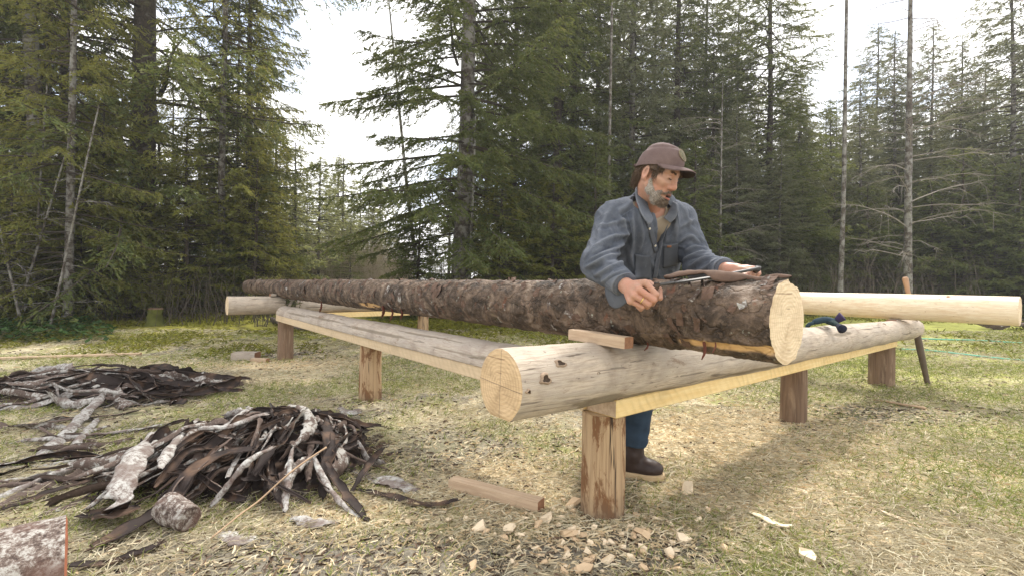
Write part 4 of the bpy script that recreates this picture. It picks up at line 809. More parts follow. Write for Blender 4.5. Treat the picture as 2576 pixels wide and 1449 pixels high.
# --- far trees in the gap
for px, Y, H, lb in ((848, 36, 10.4, 'distant spruce, tallest tip in the gap of the forest'), (818, 37, 9.4, 'distant spruce at left of the tallest tip in the gap'), (888, 38, 9.0, 'distant spruce at right of the tallest tip in the gap')):
    tree('slim', px, Y, H, lb, wide=1.25)
for px, Y, H in ((775, 40, 8.2), (925, 42, 9), (960, 40, 8.5), (735, 44, 9.5), (1080, 42, 9)):
    tree('slim', px, Y, H, 'one of the small distant spruces closing the gap', 'distant spruces', wide=1.2)
# --- centre
tree('big2', 1158, 11.8, 22, 'tall spruce with the grey mossy trunk standing alone behind the middle of the bark-covered log', tw=1.15, wide=1.05, lean=.012)
tree('young_dark', 1050, 11.6, 3.4, 'bushy dark spruce behind the bark-covered log, left of the grey mossy trunk', wide=1.15)
tree('young', 1260, 11.4, 3.8, 'bushy bright-green spruce just right of the grey mossy trunk', wide=1.1)
tree('young', 1390, 12.0, 3.9, 'bushy green spruce between the grey mossy trunk and the man', wide=1.1)
tree('young_dark', 1500, 12.6, 4.6, 'dark bushy spruce behind the man\'s arm at left')
tree('dense', 1398, 15.5, 19, 'tall dark spruce second right of the grey mossy trunk', tw=1.0)
tree('dense', 1440, 16.8, 20, 'tall dark spruce third right of the grey mossy trunk', tw=.9)
tree('grey', 1585, 16.5, 17, 'tall grey-green spruce behind the man\'s cap at left')
tree('dense', 1700, 17.5, 17, 'tall grey-green spruce directly behind the man\'s cap')
tree('dense', 1290, 17.5, 17.5, 'spruce filling the space just right of the lone grey mossy trunk')
# --- right
tree('grey', 1768, 19.5, 15.5, 'hazy spruce with a thin dark top right of the man\'s cap', wide=1.3)
tree('dense', 1928, 16.5, 14.5, 'dark-topped spruce midway between the man and the bare pole trunk', wide=1.4)
tree('grey', 2198, 20.5, 12.2, 'pointed spruce between the two bare trunks', wide=1.35)
tree('grey', 2338, 20.0, 12.0, 'pointed spruce just right of the branchy bare tree', wide=1.3)
tree('grey', 2540, 15.5, 12.6, 'large pointed spruce at the right edge of the picture', wide=1.35)
tree('dense', 2470, 18.5, 10.0, 'darker spruce in front of the right edge spruce', wide=1.1)
tree('grey', 2075, 22, 9.2, 'shorter spruce left of the bare pole trunk', wide=1.35)
tree('grey', 2130, 23, 8.2, 'short spruce right behind the bare pole trunk', wide=1.4)
tree('grey', 1850, 14.5, 6.5, 'grey-green bushy spruce at mid height right of the man', wide=1.4)
tree('grey', 1960, 14.0, 5.2, 'grey-green low spruce left of the bare pole trunk', wide=1.5)
tree('young_dark', 1740, 13.5, 5.0, 'dark low spruce behind the man\'s raised collar', wide=1.1)
gr = 'spruces deep in the right-hand wood'
for px, Y, H, kd in ((1500, 20, 17, 'dense'), (1640, 22, 17, 'grey'), (1830, 23, 13, 'grey'), (1350, 22, 16, 'dense'), (1220, 24, 15, 'dense'), (1990, 24, 11, 'grey'), (1560, 26, 18, 'dense'), (1740, 27, 16, 'dense'), (2260, 24, 10.5, 'dense'), (2400, 25, 11.5, 'dense'), (2580, 22, 13, 'dense'), (2640, 16, 11, 'dense'), (2700, 20, 14, 'grey'), (2320, 28, 11, 'dense'), (2060, 29, 10.5, 'dense'), (2160, 30, 10.5, 'dense'), (1900, 30, 14, 'dense'), (2450, 30, 13, 'dense'), (1440, 30, 17, 'dense'), (1130, 28, 11, 'slim'), (2010, 21, 9.5, 'dense'), (2100, 26, 10.8, 'dense'), (2230, 21, 8.5, 'dense'), (2300, 23, 9.6, 'dense'), (2370, 22, 9.2, 'dense'), (2430, 21, 9.8, 'dense'), (2500, 24, 12, 'dense'), (1960, 27, 12.5, 'dense'), (2180, 34, 14, 'grey'), (2280, 33, 12.5, 'dense'), (2350, 35, 15, 'dense'), (2030, 34, 13, 'dense'), (2005, 17, 8.8, 'grey'), (2160, 16.5, 8.2, 'grey'), (2245, 18, 10.6, 'grey'), (2410, 17, 9.8, 'grey'), (2085, 19, 8.4, 'dense'), (1850, 18, 11.5, 'grey'), (1790, 17, 10, 'dense')):
    tree(kd, px, Y, H, 'one of the shadowed spruces deep inside the right-hand wood', gr)
gu = 'low dark spruces along the shaded edge of the right-hand wood'
for px, Y, H, wd in ((1600, 14.5, 4.8, 1.2), (1690, 15.5, 5, 1.2), (1800, 15, 4.2, 1.3), (1900, 16, 4.4, 1.3), (2020, 15.5, 4.2, 1.3), (2090, 17, 5, 1.3), (2180, 15.5, 4.2, 1.4), (2260, 17, 5, 1.4), (2340, 15, 4.4, 1.4), (2420, 14.5, 5.2, 1.3), (2500, 14.2, 4.6, 1.4), (2570, 13.8, 4.8, 1.3), (2650, 14, 5, 1.3), (1450, 17, 5.5, 1.3), (1330, 16, 5, 1.3)):
    tree('young_dark', px, Y, H, 'low dark spruce among others along the shaded edge of the right-hand wood', gu, wide=wd)
# --- bare trees
def bare_tree(name, px, Y, H, r0, label, nbr, Lm, seed, mat, lean=(0, 0), zlo=1.5, arch=.22, bm=None):
    r = np.random.default_rng(seed); p = W(px, 712, Y); e = empty(name, (p[0], Y, float(gz(p[0], Y))-.03), label, 'bare tree')
    trunk_mb(seed, H, r0, .45, lean, 80).build('trunk', mat, e); b = MB()
    for i in range(nbr):
        z = zlo+(H-zlo-1)*(i+r.random())/nbr; L = Lm*(1-.55*z/H)*r.uniform(.35, 1.1); az = r.uniform(0, 6.28); el = r.uniform(.0, .5); u = np.linspace(0, 1, 14)
        base = V3(lean[0]*z, lean[1]*z, z); k_ = r.normal(0, .25)
        hx = L*u; hz = L*(math.tan(el)*u-arch*r.uniform(.3, 2.2)*u**2); a2 = az+k_*u
        A = base+np.stack([np.cos(a2)*hx, np.sin(a2)*hx, hz], -1)+.02*L*np.stack([vn(np.stack([u*6, 0*u+i, 0*u], -1), q) for q in (1, 2, 3)], -1)*u[:, None]*2
        V, Q, T = tube(A, np.linspace(.005+.0045*L, .0028, 14), 5, 0, caps=False); b.add(V, Q)
        for q in range(int(9*L)):
            j = int(r.integers(3, 13)); s0 = A[j]; d = nrm(A[j]-A[j-1]); d2 = nrm(d+r.normal(0, .6, 3)); l2 = L*.28*r.uniform(.3, 1.2)*(1-.4*j/13); w = np.linspace(0, 1, 5)
            B_ = s0+d2*l2*w[:, None]; B_[:, 2] -= .25*l2*w**2; V, Q, T = tube(B_, np.linspace(.0042, .0022, 5), 3, 0, caps=False); b.add(V, Q)
    b.build('branches', bm or M['twig'], e, smooth=False); return e
bare_tree('bare_tree', 2283, 12.2, 13, .085, 'leafless tree with long arching lichen-grey branches at right', 84, 2.9, 201, M['trunk_grey'])
bare_tree('bare_tree', 2116, 12.6, 14, .052, 'straight pale pole-like dead trunk with hardly any branches, right of the man', 14, .35, 202, M['trunk_grey'], (.001, 0))
bare_tree('bare_tree', 1524, 13.6, 15, .045, 'thin pale dead trunk standing left of the man\'s cap', 14, .5, 203, M['trunk_grey'], (.004, 0))
bare_tree('bare_tree', 1060, 12.3, 9, .045, 'thin leaning dead stem left of the grey mossy trunk', 12, .8, 204, M['trunk_pale'], (-.11, 0))
bare_tree('bare_tree', 1178, 11.55, 5.2, .03, 'dead sapling with curling pale branches by the lone grey mossy trunk', 14, 1.3, 205, M['trunk_pale'], (.02, 0), 2.2)
bare_tree('bare_tree', 630, 14.0, 7.5, .03, 'thin bare stem among the slender spruces right of the huge trunk', 26, .9, 206, M['trunk_pale'])
bare_tree('bare_tree', 1810, 14.0, 6.8, .03, 'thin bare branching tree behind the man\'s forearm at right', 46, 2.0, 207, M['trunk_grey'])
for i, (px, Y, lx, H) in enumerate(((30, 9.2, .32, 3.6), (65, 9.0, -.25, 3.2), (120, 8.9, .22, 4.2), (90, 9.6, .05, 4.8), (5, 8.8, -.2, 3.0), (200, 10.6, -.12, 3.2))):
    bare_tree('bare_shrub', px, Y, H, .010, ['leaning bare alder stem at the left edge slanting right', 'bare stem at the left edge slanting left', 'tall thin bare stem slanting right near the left edge', 'upright bare stem near the left edge', 'shortest bare stem at the very left edge', 'bare stem in the shade left of the huge dark trunk'][i], 16, 1.2, 300+i, M['trunk_grey'], (lx, 0), .3, .2, M['trunk_grey'])
# thickets: fine bare twigs nobody could count
def thicket(name, x0, x1, y0, y1, n, h, mat, label, seed):
    r = np.random.default_rng(seed); Y = r.uniform(y0, y1, n); X = r.uniform(x0, x1, n)/1200*Y; Z = gz(X, Y); H = r.uniform(*h, n); K = 5; u = np.linspace(0, 1, K)
    dx = r.normal(0, .22, n)*H; dy = r.normal(0, .22, n)*H; b = MB(); w = r.uniform(.005, .013, n)
    c = np.stack([X[:, None]+dx[:, None]*u**1.5+.05*r.normal(0, 1, (n, K)), Y[:, None]+dy[:, None]*u**1.5, Z[:, None]+H[:, None]*u], -1); g = np.stack([w[:, None]*(1-.7*u), 0*c[..., 0], 0*c[..., 0]], -1)
    V = np.stack([c-g, c+g], 2).reshape(-1, 3); bs = (np.arange(n)*K*2)[:, None]+(np.arange(K-1)*2)[None]; b.add(V, np.stack([bs, bs+1, bs+3, bs+2], -1).reshape(-1, 4))
    m = n*5; i = r.integers(0, n, m); j = r.integers(1, K, m); s0 = c[i, j]; d = nrm(r.normal(0, 1, (m, 3))+V3(0, 0, .5))*(H[i]*r.uniform(.08, .3, m))[:, None]; g = nrm(np.cross(d, r.normal(0, 1, (m, 3))))*.0035
    b.add(np.stack([s0-g, s0+g, s0+d+g*.5, s0+d-g*.5], 1).reshape(-1, 3), np.arange(m*4).reshape(-1, 4)); o = b.build(name, mat, smooth=False); return tag(o, label, 'thicket', kind='stuff')
M['willow'] = mat_plain('dry_willow_twig', (.46, .39, .30), .9, .3, 6, 0); M['deadtwig'] = mat_plain('dead_forest_twig', (.10, .08, .062), .9, .35, 6, 0)
thicket('willow_thicket', -640, -250, 17, 28, 3600, (.9, 2.8), M['willow'], 'beige leafless willow thicket in the gap of the forest', 61)
thicket('undergrowth', -1150, -560, 9.6, 15, 700, (.3, 1.3), M['twig_dark'], 'dead brown undergrowth under the left trees', 62)
thicket('undergrowth', 350, 1200, 13, 18, 1500, (.5, 1.9), M['deadtwig'], 'dead grey undergrowth in the dark edge of the right-hand wood', 63)
thicket('undergrowth', -300, 350, 12.5, 17, 900, (.5, 2.0), M['deadtwig'], 'dead undergrowth behind the middle of the bark-covered log', 64)
# mossy stumps
M['mossy'] = mat_plain('mossy_wood', (.085, .09, .02), .95, .6, 9, .6); M['rotten'] = mat_plain('rotten_wood', (.16, .10, .06), .9, .5, 9, .6)
for px, Y, r, h, lb in ((392, 9.8, .13, .34, 'small moss-skirted stump on the mossy bank at left'), (270, 11.3, .48, .95, 'large dark mossy stump mound left of the huge dark trunk')):
    X = W(px, 712, Y)[0]; z0 = float(gz(X, Y)); z = np.linspace(-.15, h, 24); f = (z+.15)/(h+.15); e = empty('mossy_stump', (X, Y, z0), lb, 'tree stump')
    V, Q, T = tube(np.stack([0*z, 0*z, z], -1), r*(1+1.3*(1-f)**3), 40, r*.35, int(px), 5/r*.3); b = MB(); b.add(V, Q); b.build('stump_body', M['mossy'], e)
    ring = V[-40:]; rows = [ring]+[ring.mean(0)+(ring-ring.mean(0))*q+V3(0, 0, r*.25*(1-q)+.03*math.sin(9*q)) for q in (.8, .55, .3, .02)]; b = MB(); b.add(np.concatenate(rows), grid_faces(5, 40, True)); b.build('broken_top', M['rotten'] if px > 300 else M['mossy'], e)
stick([(684, 808, .03), (720, 818, .05), (775, 830, .03)], .05, .02, M['deadtwig'], 'rotten grey branch lying on the moss left of the far left post', 'fallen branch', 'fallen_branch', 7)
# broad-leaved ground cover
r = np.random.default_rng(81); n = 2400; Y = r.uniform(7.6, 10.4, n); X = -1.1*Y+r.random(n)**1.5*2.2; Z = gz(X, Y)+r.uniform(.02, .22, n); a = r.uniform(0, 6.28, n); d = np.stack([np.cos(a), np.sin(a), r.normal(.1, .3, n)], -1); sd3 = nrm(np.cross(d, np.stack([0*a, 0*a, 1+0*a], -1))); l = r.uniform(.05, .12, n)[:, None]; P = np.stack([X, Y, Z], -1)
V = np.stack([P, P+d*l*.5+sd3*l*.35, P+d*l, P+d*l*.5-sd3*l*.35], 1).reshape(-1, 3); b = MB(); b.add(V, np.arange(4*n).reshape(-1, 4)); M['leafy'] = mat_blade('broad_leaf', [(.02, .045, .012), (.04, .085, .02), (.07, .12, .035)]); o = b.build('ground_cover', M['leafy'], smooth=False); tag(o, 'low green leafy plants under the trees at the left edge', 'ground cover', kind='stuff')
# sprig of spruce hanging over the bark log
r = np.random.default_rng(91); b = MB(); tw = MB(); base = W(762, 716, 6.9)
for i in range(9):
    l = r.uniform(.35, .72); u = np.linspace(0, 1, 10); dx = r.normal(0, .13); dy = -r.uniform(.10, .26)
    A = base+np.stack([(dx*u+.05*np.sin(4*u+i))+r.normal(0, .03), dy*np.minimum(1, u*2.2)-.01*i, -l*u**1.5+.03*np.sin(u*3)], -1); V, Q, T = tube(A-base, np.linspace(.005, .002, 10), 4); tw.add(V, Q)
    m = 60; j = r.random(m)*9; k0 = j.astype(int); P = A[k0]+(A[np.minimum(k0+1, 9)]-A[k0])*(j-k0)[:, None]-base; d = nrm(r.normal(0, 1, (m, 3))+V3(0, 0, -1.2))*.03; g = nrm(np.cross(d, r.normal(0, 1, (m, 3))))*.005
    b.add(np.stack([P-g, P+g, P+d+g, P+d-g], 1).reshape(-1, 3), np.arange(4*m).reshape(-1, 4))
e = empty('spruce_sprig', base, 'green spruce sprig dangling over the far part of the bark-covered log', 'branch'); b.build('needles', M['fol_dark'], e, smooth=False); tw.build('twig', M['twig_dark'], e)
# ================================================================== THE MAN
def surfnets(fn, lo, hi, h):
    ax = [np.arange(lo[i], hi[i]+h, h) for i in range(3)]; nx, ny, nz = [len(a) for a in ax]
    P = np.stack(np.meshgrid(*ax, indexing='ij'), -1); D = fn(P).astype(np.float64)
    acc = np.zeros((nx-1, ny-1, nz-1, 3)); cnt = np.zeros((nx-1, ny-1, nz-1)); c8 = [(a, b, c) for a in (0, 1) for b in (0, 1) for c in (0, 1)]
    def sl(o): return (slice(o[0], nx-1+o[0]), slice(o[1], ny-1+o[1]), slice(o[2], nz-1+o[2]))
    for a in c8:
        for d in range(3):
            if a[d]: continue
            b = list(a); b[d] = 1; A = D[sl(a)]; B = D[sl(b)]; m = (A < 0) != (B < 0); t = np.where(m, A/np.where(m, A-B, 1), 0)
            for q in range(3): acc[..., q] += m*(a[q]+(t if q == d else 0))
            cnt += m
    on = cnt > 0; idx = np.full(on.shape, -1); idx[on] = np.arange(on.sum()); I = np.argwhere(on); V = (I+acc[on]/cnt[on][:, None])*h+np.array(lo)
    F = []
    for d in range(3):
        u, v = [(1, 2), (2, 0), (0, 1)][d]; s0 = [slice(None)]*3; s1 = [slice(None)]*3
        s0[d] = slice(0, -1); s1[d] = slice(1, None)
        for w in (u, v): s0[w] = slice(1, -1); s1[w] = slice(1, -1)
        A = D[tuple(s0)] < 0; B = D[tuple(s1)] < 0; m = np.argwhere(A != B); sg = A[tuple(m.T)]; base = m.copy()
        for w in (u, v): base[:, w] += 1
        def cell(du, dv):
            q = base.copy(); q[:, u] -= du; q[:, v] -= dv; return idx[tuple(q.T)]
        f = np.stack([cell(1, 1), cell(0, 1), cell(0, 0), cell(1, 0)], -1); f[~sg] = f[~sg][:, ::-1]; F.append(f)
    return V, np.concatenate(F)
def vnormals(V, F):
    n = np.cross(V[F[:, 2]]-V[F[:, 0]], V[F[:, 3]]-V[F[:, 1]]); N = np.zeros_like(V)
    for j in range(4): np.add.at(N, F[:, j], n)
    return nrm(N)
def rc_(P, a, b, r1, r2):      # tapered capsule
    a = np.asarray(a); ba = np.asarray(b)-a; t = np.clip(((P-a)@ba)/max(1e-9, ba@ba), 0, 1); return np.linalg.norm(P-a-t[..., None]*ba, axis=-1)-(r1+(r2-r1)*t)
def el_(P, c, R, B=None):     # ellipsoid; B rows = axes
    q = P-np.asarray(c)
    if B is not None: q = q@np.asarray(B).T
    R = np.asarray(R); k0 = np.linalg.norm(q/R, axis=-1); k1 = np.linalg.norm(q/(R*R), axis=-1)+1e-9; return k0*(k0-1)/k1
def smin(a, b, k): h = np.clip(.5+.5*(b-a)/k, 0, 1); return b+(a-b)*h-k*h*(1-h)
def su(k, *ds):
    r = ds[0]
    for d in ds[1:]: r = smin(r, d, k)
    return r
def mat3(F, L, U, o): return Matrix(((F[0], L[0], U[0], o[0]), (F[1], L[1], U[1], o[1]), (F[2], L[2], U[2], o[2]), (0, 0, 0, 1)))

# -- joints, placed from the photograph
shR, shL = W(1545, 552, 2.17), W(1708, 556, 2.30); elR, elL = W(1507, 664, 1.99), W(1756, 662, 2.20); wrR, wrL = W(1576, 720, 1.80), W(1832, 680, 1.93)
hipR, hipL = V3(.56, 2.46, .86), V3(.72, 2.54, .86); neckB = W(1636, 520, 2.23)
ankL = W(1592, 1160, 2.46); kneeL = V3(.640, 2.38, .46); ankR = V3(.47, 2.62, .11); kneeR = V3(.47, 2.44, .47)
yaw = math.radians(44); pit = math.radians(22); HS = .985
Fh = V3(math.sin(yaw)*math.cos(pit), -math.cos(yaw)*math.cos(pit), -math.sin(pit)); Lh = V3(math.cos(yaw), math.sin(yaw), 0.0)
rl_ = math.radians(-5); Uh0 = np.cross(Fh, Lh); Lh, Uh = Lh*math.cos(rl_)+Uh0*math.sin(rl_), Uh0*math.cos(rl_)-Lh*math.sin(rl_)
Hc = W(1652, 447, 2.10); HB = np.stack([Fh, Lh, Uh])
def H(f, l, u): return Hc+(Fh*f+Lh*l+Uh*u)*HS
def HP(P): return (P-Hc)@HB.T/HS
man = empty('person', V3(.62, 2.5, float(gz(.62, 2.5))), 'bearded man in grey-blue work shirt and brown cap leaning over the bark-covered log', 'person')
mloc = np.array(man.location)
def part(name, V, F, mats, T=None, mi=0, smooth=True, parent=None, att=None):
    b = MB(); b.add(np.asarray(V)-mloc, F, T, m=mi, att=att); return b.build(name, mats, parent or man, smooth=smooth, attname='mask' if att is not None else None)
def headpart(name, V, F, mats, T=None, mi=0, smooth=True, parent=None):
    b = MB(); b.add(V, F, T, m=mi); o = b.build(name, mats, man, smooth=smooth); o.matrix_local = Matrix.Translation(Vector(-mloc))@mat3(Fh*HS, Lh*HS, Uh*HS, Hc)
    return o
# -- skin: head and neck
def sd_head(P):
    q = HP(P); S_ = np.abs(q[..., 1:2]); qs = np.concatenate([q[..., :1], S_, q[..., 2:]], -1)
    d = el_(q, (-.010, 0, .042), (.096, .076, .090))
    d = su(.03, d, el_(q, (.030, 0, -.022), (.056, .056, .082)))
    d = su(.02, d, el_(q, (.052, 0, -.082), (.036, .034, .034)), rc_(qs, (.0, .052, -.04), (.045, .030, -.088), .020, .018))
    d = su(.014, d, rc_(qs, (.062, .040, -.014), (.040, .056, -.008), .018, .016), rc_(qs, (.084, .0, .034), (.070, .044, .036), .012, .010))
    d = su(.010, d, rc_(q, (.084, 0, .026), (.1005, 0, -.020), .0085, .0112), rc_(qs, (.097, .0, -.026), (.089, .0135, -.029), .0105, .0085))
    d = np.maximum(d, -(el_(qs, (.100, .031, .010), (.020, .019, .012))-.0)) if False else smin(d, 9+0*d, .001)
    sock = el_(qs, (.097, .032, .010), (.020, .019, .013)); d = -smin(-d, sock, .010)
    d = su(.003, d, np.linalg.norm(qs-V3(.072, .031, .011), axis=-1)-.0135)
    d = su(.006, d, rc_(qs, (.091, 0, -.054), (.080, .022, -.060), .0055, .004)); mo = el_(q, (.098, 0, -.0665), (.018, .015, .007)); d = -smin(-d, mo, .004)
    eb = np.stack([V3(.94, .34, -.02), V3(-.34, .94, 0), V3(.02, 0, 1)]); ear = el_(qs, (-.014, .078, -.002), (.019, .0075, .033), eb); eari = el_(qs, (-.010, .085, .001), (.012, .0055, .021), eb)
    lob = rc_(qs, (-.006, .074, -.02), (-.004, .073, -.030), .007, .006)
    ear = -smin(-ear, eari, .004); d = su(.005, d, ear, lob)
    nk = rc_(P, H(-.022, 0, -.045), neckB-V3(0, 0, .03), .048, .055); d = su(.025, d, nk)
    return d
lo = Hc-V3(.17, .17, .28); hi = Hc+V3(.17, .17, .17); hv, hf = surfnets(sd_head, lo, hi, .0028)
# -- hands
HR = dict(w=wrR, pal=W(1598, 731, 1.755), mc=[W(1623, 712, 1.700), W(1607, 728, 1.693), W(1595, 743, 1.697), W(1586, 757, 1.708)], pip=[W(1651, 741, 1.680), W(1645, 754, 1.676), W(1632, 765, 1.684), W(1616, 772, 1.700)],
    dip=[W(1650, 752, 1.705), W(1641, 763, 1.705), W(1628, 771, 1.712), W(1612, 777, 1.722)], tip=[W(1638, 748, 1.728), W(1630, 757, 1.73), W(1617, 765, 1.733), W(1604, 771, 1.738)],
    th=[W(1592, 722, 1.79), W(1632, 714, 1.775), W(1658, 730, 1.735), W(1661, 750, 1.705)])
HL = dict(w=wrL, pal=W(1851, 679, 1.905), mc=[W(1868, 679, 1.868), W(1873, 676, 1.885), W(1879, 675, 1.902), W(1884, 677, 1.918)], pip=[W(1886, 680, 1.838), W(1895, 677, 1.858), W(1903, 677, 1.876), W(1907, 680, 1.893)],
    dip=[W(1882, 691, 1.822), W(1894, 689, 1.840), W(1905, 689, 1.858), W(1909, 689, 1.876)], tip=[W(1870, 696, 1.822), W(1883, 697, 1.842), W(1898, 697, 1.86), W(1903, 696, 1.88)],
    th=[W(1842, 684, 1.91), W(1856, 690, 1.87), W(1866, 692, 1.835), W(1874, 694, 1.812)])
def sd_hand(P, h, elb):
    d = rc_(P, elb, h['w'], .044, .029); w = h['w']
    for i, m in enumerate(h['mc']): d = su(.012, d, rc_(P, w+(m-w)*.12, m, .019, .0135))
    d = su(.012, d, rc_(P, w, h['pal'], .024, .022), rc_(P, h['pal'], h['th'][0], .02, .018))
    rr = (.0108, .0112, .0106, .0092)
    for i in range(4):
        f = su(.002, rc_(P, h['mc'][i], h['pip'][i], rr[i]*1.12, rr[i]*1.04), rc_(P, h['pip'][i], h['dip'][i], rr[i]*1.04, rr[i]*.92), rc_(P, h['dip'][i], h['tip'][i], rr[i]*.92, rr[i]*.8)); d = su(.0035, d, f)
    t = h['th']; f = su(.004, rc_(P, t[0], t[1], .0165, .0135), rc_(P, t[1], t[2], .0135, .0118), rc_(P, t[2], t[3], .0118, .0092)); return su(.005, d, f)
def handmesh(h, elb):
    pts = np.array([h['w']]+h['mc']+h['pip']+h['dip']+h['tip']+h['th']); lo = pts.min(0)-.05; hi = pts.max(0)+.05; return surfnets(lambda P: sd_hand(P, h, elb), lo, hi, .0021)
hrv, hrf = handmesh(HR, elR); hlv, hlf = handmesh(HL, elL)
# -- torso/legs under the clothes
chR, chL = shR+(shL-shR)*.22-V3(0, 0, .03), shL+(shR-shL)*.22-V3(0, 0, .03)
def sd_torso(P, g=0.0):
    d = su(.07, rc_(P, chR, hipR+V3(.01, 0, .03), .098, .102), rc_(P, chL, hipL+V3(-.01, 0, .03), .098, .102))
    d = su(.05, d, rc_(P, neckB-V3(0, .0, .055), shR, .062, .062), rc_(P, neckB-V3(0, 0, .055), shL, .062, .062), rc_(P, neckB-V3(.035, .0, .012), neckB*.45+shR*.55, .046, .052), rc_(P, neckB-V3(-.035, 0, .02), neckB*.5+shL*.5, .045, .05)); return d-g
def sd_leg(P, g=0.0): return np.minimum(su(.03, rc_(P, hipR, kneeR, .088, .060), rc_(P, kneeR, ankR, .060, .042)), su(.03, rc_(P, hipL, kneeL, .088, .060), rc_(P, kneeL, ankL, .060, .042)))-g
def sd_low(P): return su(.03, sd_torso(P, -.014), sd_leg(P, -.012), rc_(P, shR, elR, .05, .042), rc_(P, shL, elL, .05, .042), rc_(P, elR, wrR, .042, .028), rc_(P, elL, wrL, .042, .028), rc_(P, neckB-V3(0, 0, .08), neckB-V3(0, 0, .02), .045, .035))
bv, bf = surfnets(sd_low, V3(.2, 1.72, .02), V3(1.05, 2.8, 1.44), .011)
k = NT('skin'); n1 = k.noise(sc=16, det=5); n2 = k.noise(sc=120, det=3); c = k.mix(k.ramp(n1, [(.35, 0), (.7, 1)]), (.40, .235, .165), (.43, .20, .135)); c = k.mix(k.ramp(n2, [(.5, 0), (.75, .35)]), c, (.30, .13, .08))
k.col(c); k.rough(.5); k.b.inputs['Specular IOR Level'].default_value = .35; k.b.inputs['Subsurface Weight'].default_value = .12; k.b.inputs['Subsurface Radius'].default_value = (.6, .25, .12); k.b.inputs['Subsurface Scale'].default_value = .012
k.bump(k.math('ADD', n2, k.math('MULTIPLY', k.noise(sc=45, det=5, rough=.7), 1.5)), .35, .002); M['skin'] = k.m
b = MB(); b.add(hv-mloc, hf); b.add(hrv-mloc, hrf); b.add(hlv-mloc, hlf); b.add(bv-mloc, bf); b.build('body', M['skin'], man)
# eyes: dark slit of the lowered lids, brows
M['hair_brown'] = mat_plain('brown_hair', (.085, .055, .035), .6, .5, 60, .3); M['lash'] = mat_plain('lash', (.03, .018, .012), .7, .2, 60, 0)
b = MB()
for s in (-1, 1):
    P = np.array([(.0874-.0045*math.sin(a)**2, s*(.031+.0140*math.sin(a)), .0068-.0035*math.cos(a)) for a in np.linspace(-1.4, 1.4, 14)]); V, Q, T = tube(P, .0021*np.sin(np.linspace(.3, 2.84, 14)), 6); headpart('eyelid_line', V, Q, M['lash'], T)
rh = np.random.default_rng(3)
def strands(name, roots, dirs, ln, w, mat, jit=.35, grav=0.0, seg=3):
    n = len(roots); d = nrm(dirs+rh.normal(0, jit, (n, 3))); l = ln*rh.uniform(.6, 1.3, n); s = nrm(np.cross(d, rh.normal(0, 1, (n, 3))))*(w/2); rows = []
    for i in range(seg+1):
        t = i/seg; p = roots+d*(l*t)[:, None]; p[:, 2] -= grav*l*t*t; q = s*(1-.85*t); rows += [p-q, p+q]
    V = np.stack(rows, 1).reshape(-1, 3); bs = np.arange(n)[:, None]*(2*(seg+1)); Q = np.concatenate([bs+np.array([2*i, 2*i+1, 2*i+3, 2*i+2])[None] for i in range(seg)]); return V, Q
for P, r_, col_, nm in (([(.0905, -.016, -.0735), (.0955, -.006, -.0755), (.0955, .006, -.0755), (.0905, .016, -.0735)], .0050, (.34, .12, .09), 'lower_lip'), ([(.0895, -.016, -.0595), (.0965, -.004, -.0575), (.0965, .004, -.0575), (.0895, .016, -.0595)], .0034, (.27, .11, .08), 'upper_lip'), ([(.086, -.011, -.0665), (.0895, 0, -.0665), (.086, .011, -.0665)], .0052, (.02, .006, .005), 'open_mouth')):
    P = catmull(np.array(P), 12); V, Q, T = tube(P, r_*.85*np.sin(np.linspace(.35, math.pi-.35, 12))**.6, 8); headpart(nm, V, Q, mat_plain(nm, col_, .45, .15, 60, .1), T)
# -- beard
def sd_beard(q):
    qs = np.concatenate([q[..., :1], np.abs(q[..., 1:2]), q[..., 2:]], -1)
    d = su(.016, rc_(qs, (.016, .0655, -.022), (.024, .055, -.060), .007, .015), rc_(qs, (.024, .055, -.060), (.055, .032, -.092), .015, .020), rc_(qs, (.055, .032, -.092), (.070, 0, -.096), .019, .020))
    d = su(.010, d, rc_(qs, (.060, .040, -.070), (.070, .034, -.058), .014, .008), rc_(qs, (.084, .0, -.088), (.076, .018, -.086), .011, .011))
    mo = rc_(qs, (.0945, .004, -.0465), (.081, .027, -.059), .0045, .0045); d = su(.004, d, mo)
    d = d-.0035*vn(q*V3(160, 160, 90), 5)-.002*vn(q*400, 6); m = el_(q, (.100, 0, -.0665), (.026, .019, .0115)); d = -smin(-d, m, .003); return d
v, f = surfnets(sd_beard, V3(-.03, -.10, -.15), V3(.13, .10, .01), .0026)
k = NT('grey_beard'); o = k.sep(); n = k.noise(sc=210, det=5, rough=.75); n2 = k.noise(sc=35, det=3)
fr = k.ramp(k.math('ADD', k.math('SUBTRACT', o[0], k.math('MULTIPLY', k.math('ADD', o[2], .09), .0)), k.math('MULTIPLY', k.math('SUBTRACT', n2, .5), .05)), [(.035, 0), (.088, 1)])
n = k.ramp(n, [(.40, 0), (.62, 1)]); c = k.mix(fr, k.mix(n, (.24, .20, .165), (.52, .48, .43)), k.mix(n, (.06, .038, .026), (.26, .20, .15))); k.col(c); k.rough(.8); k.bump(n, .6, .003); M['beard'] = k.m
N = vnormals(v, f); o = headpart('beard', v, f, M['beard']); sel = rh.random(len(v)) < .55; sel &= N[:, 0]*.3+np.abs(N[:, 1])+.5-.0 > .2
roots = v[sel]-N[sel]*.002; V, Q = strands('b', roots, N[sel]*.6+V3(.25, 0, -.9), .009, .0012, M['beard'], .4)
b = MB(); b.add(V, Q); o2 = b.build('beard_hair', M['beard'], o, smooth=False)
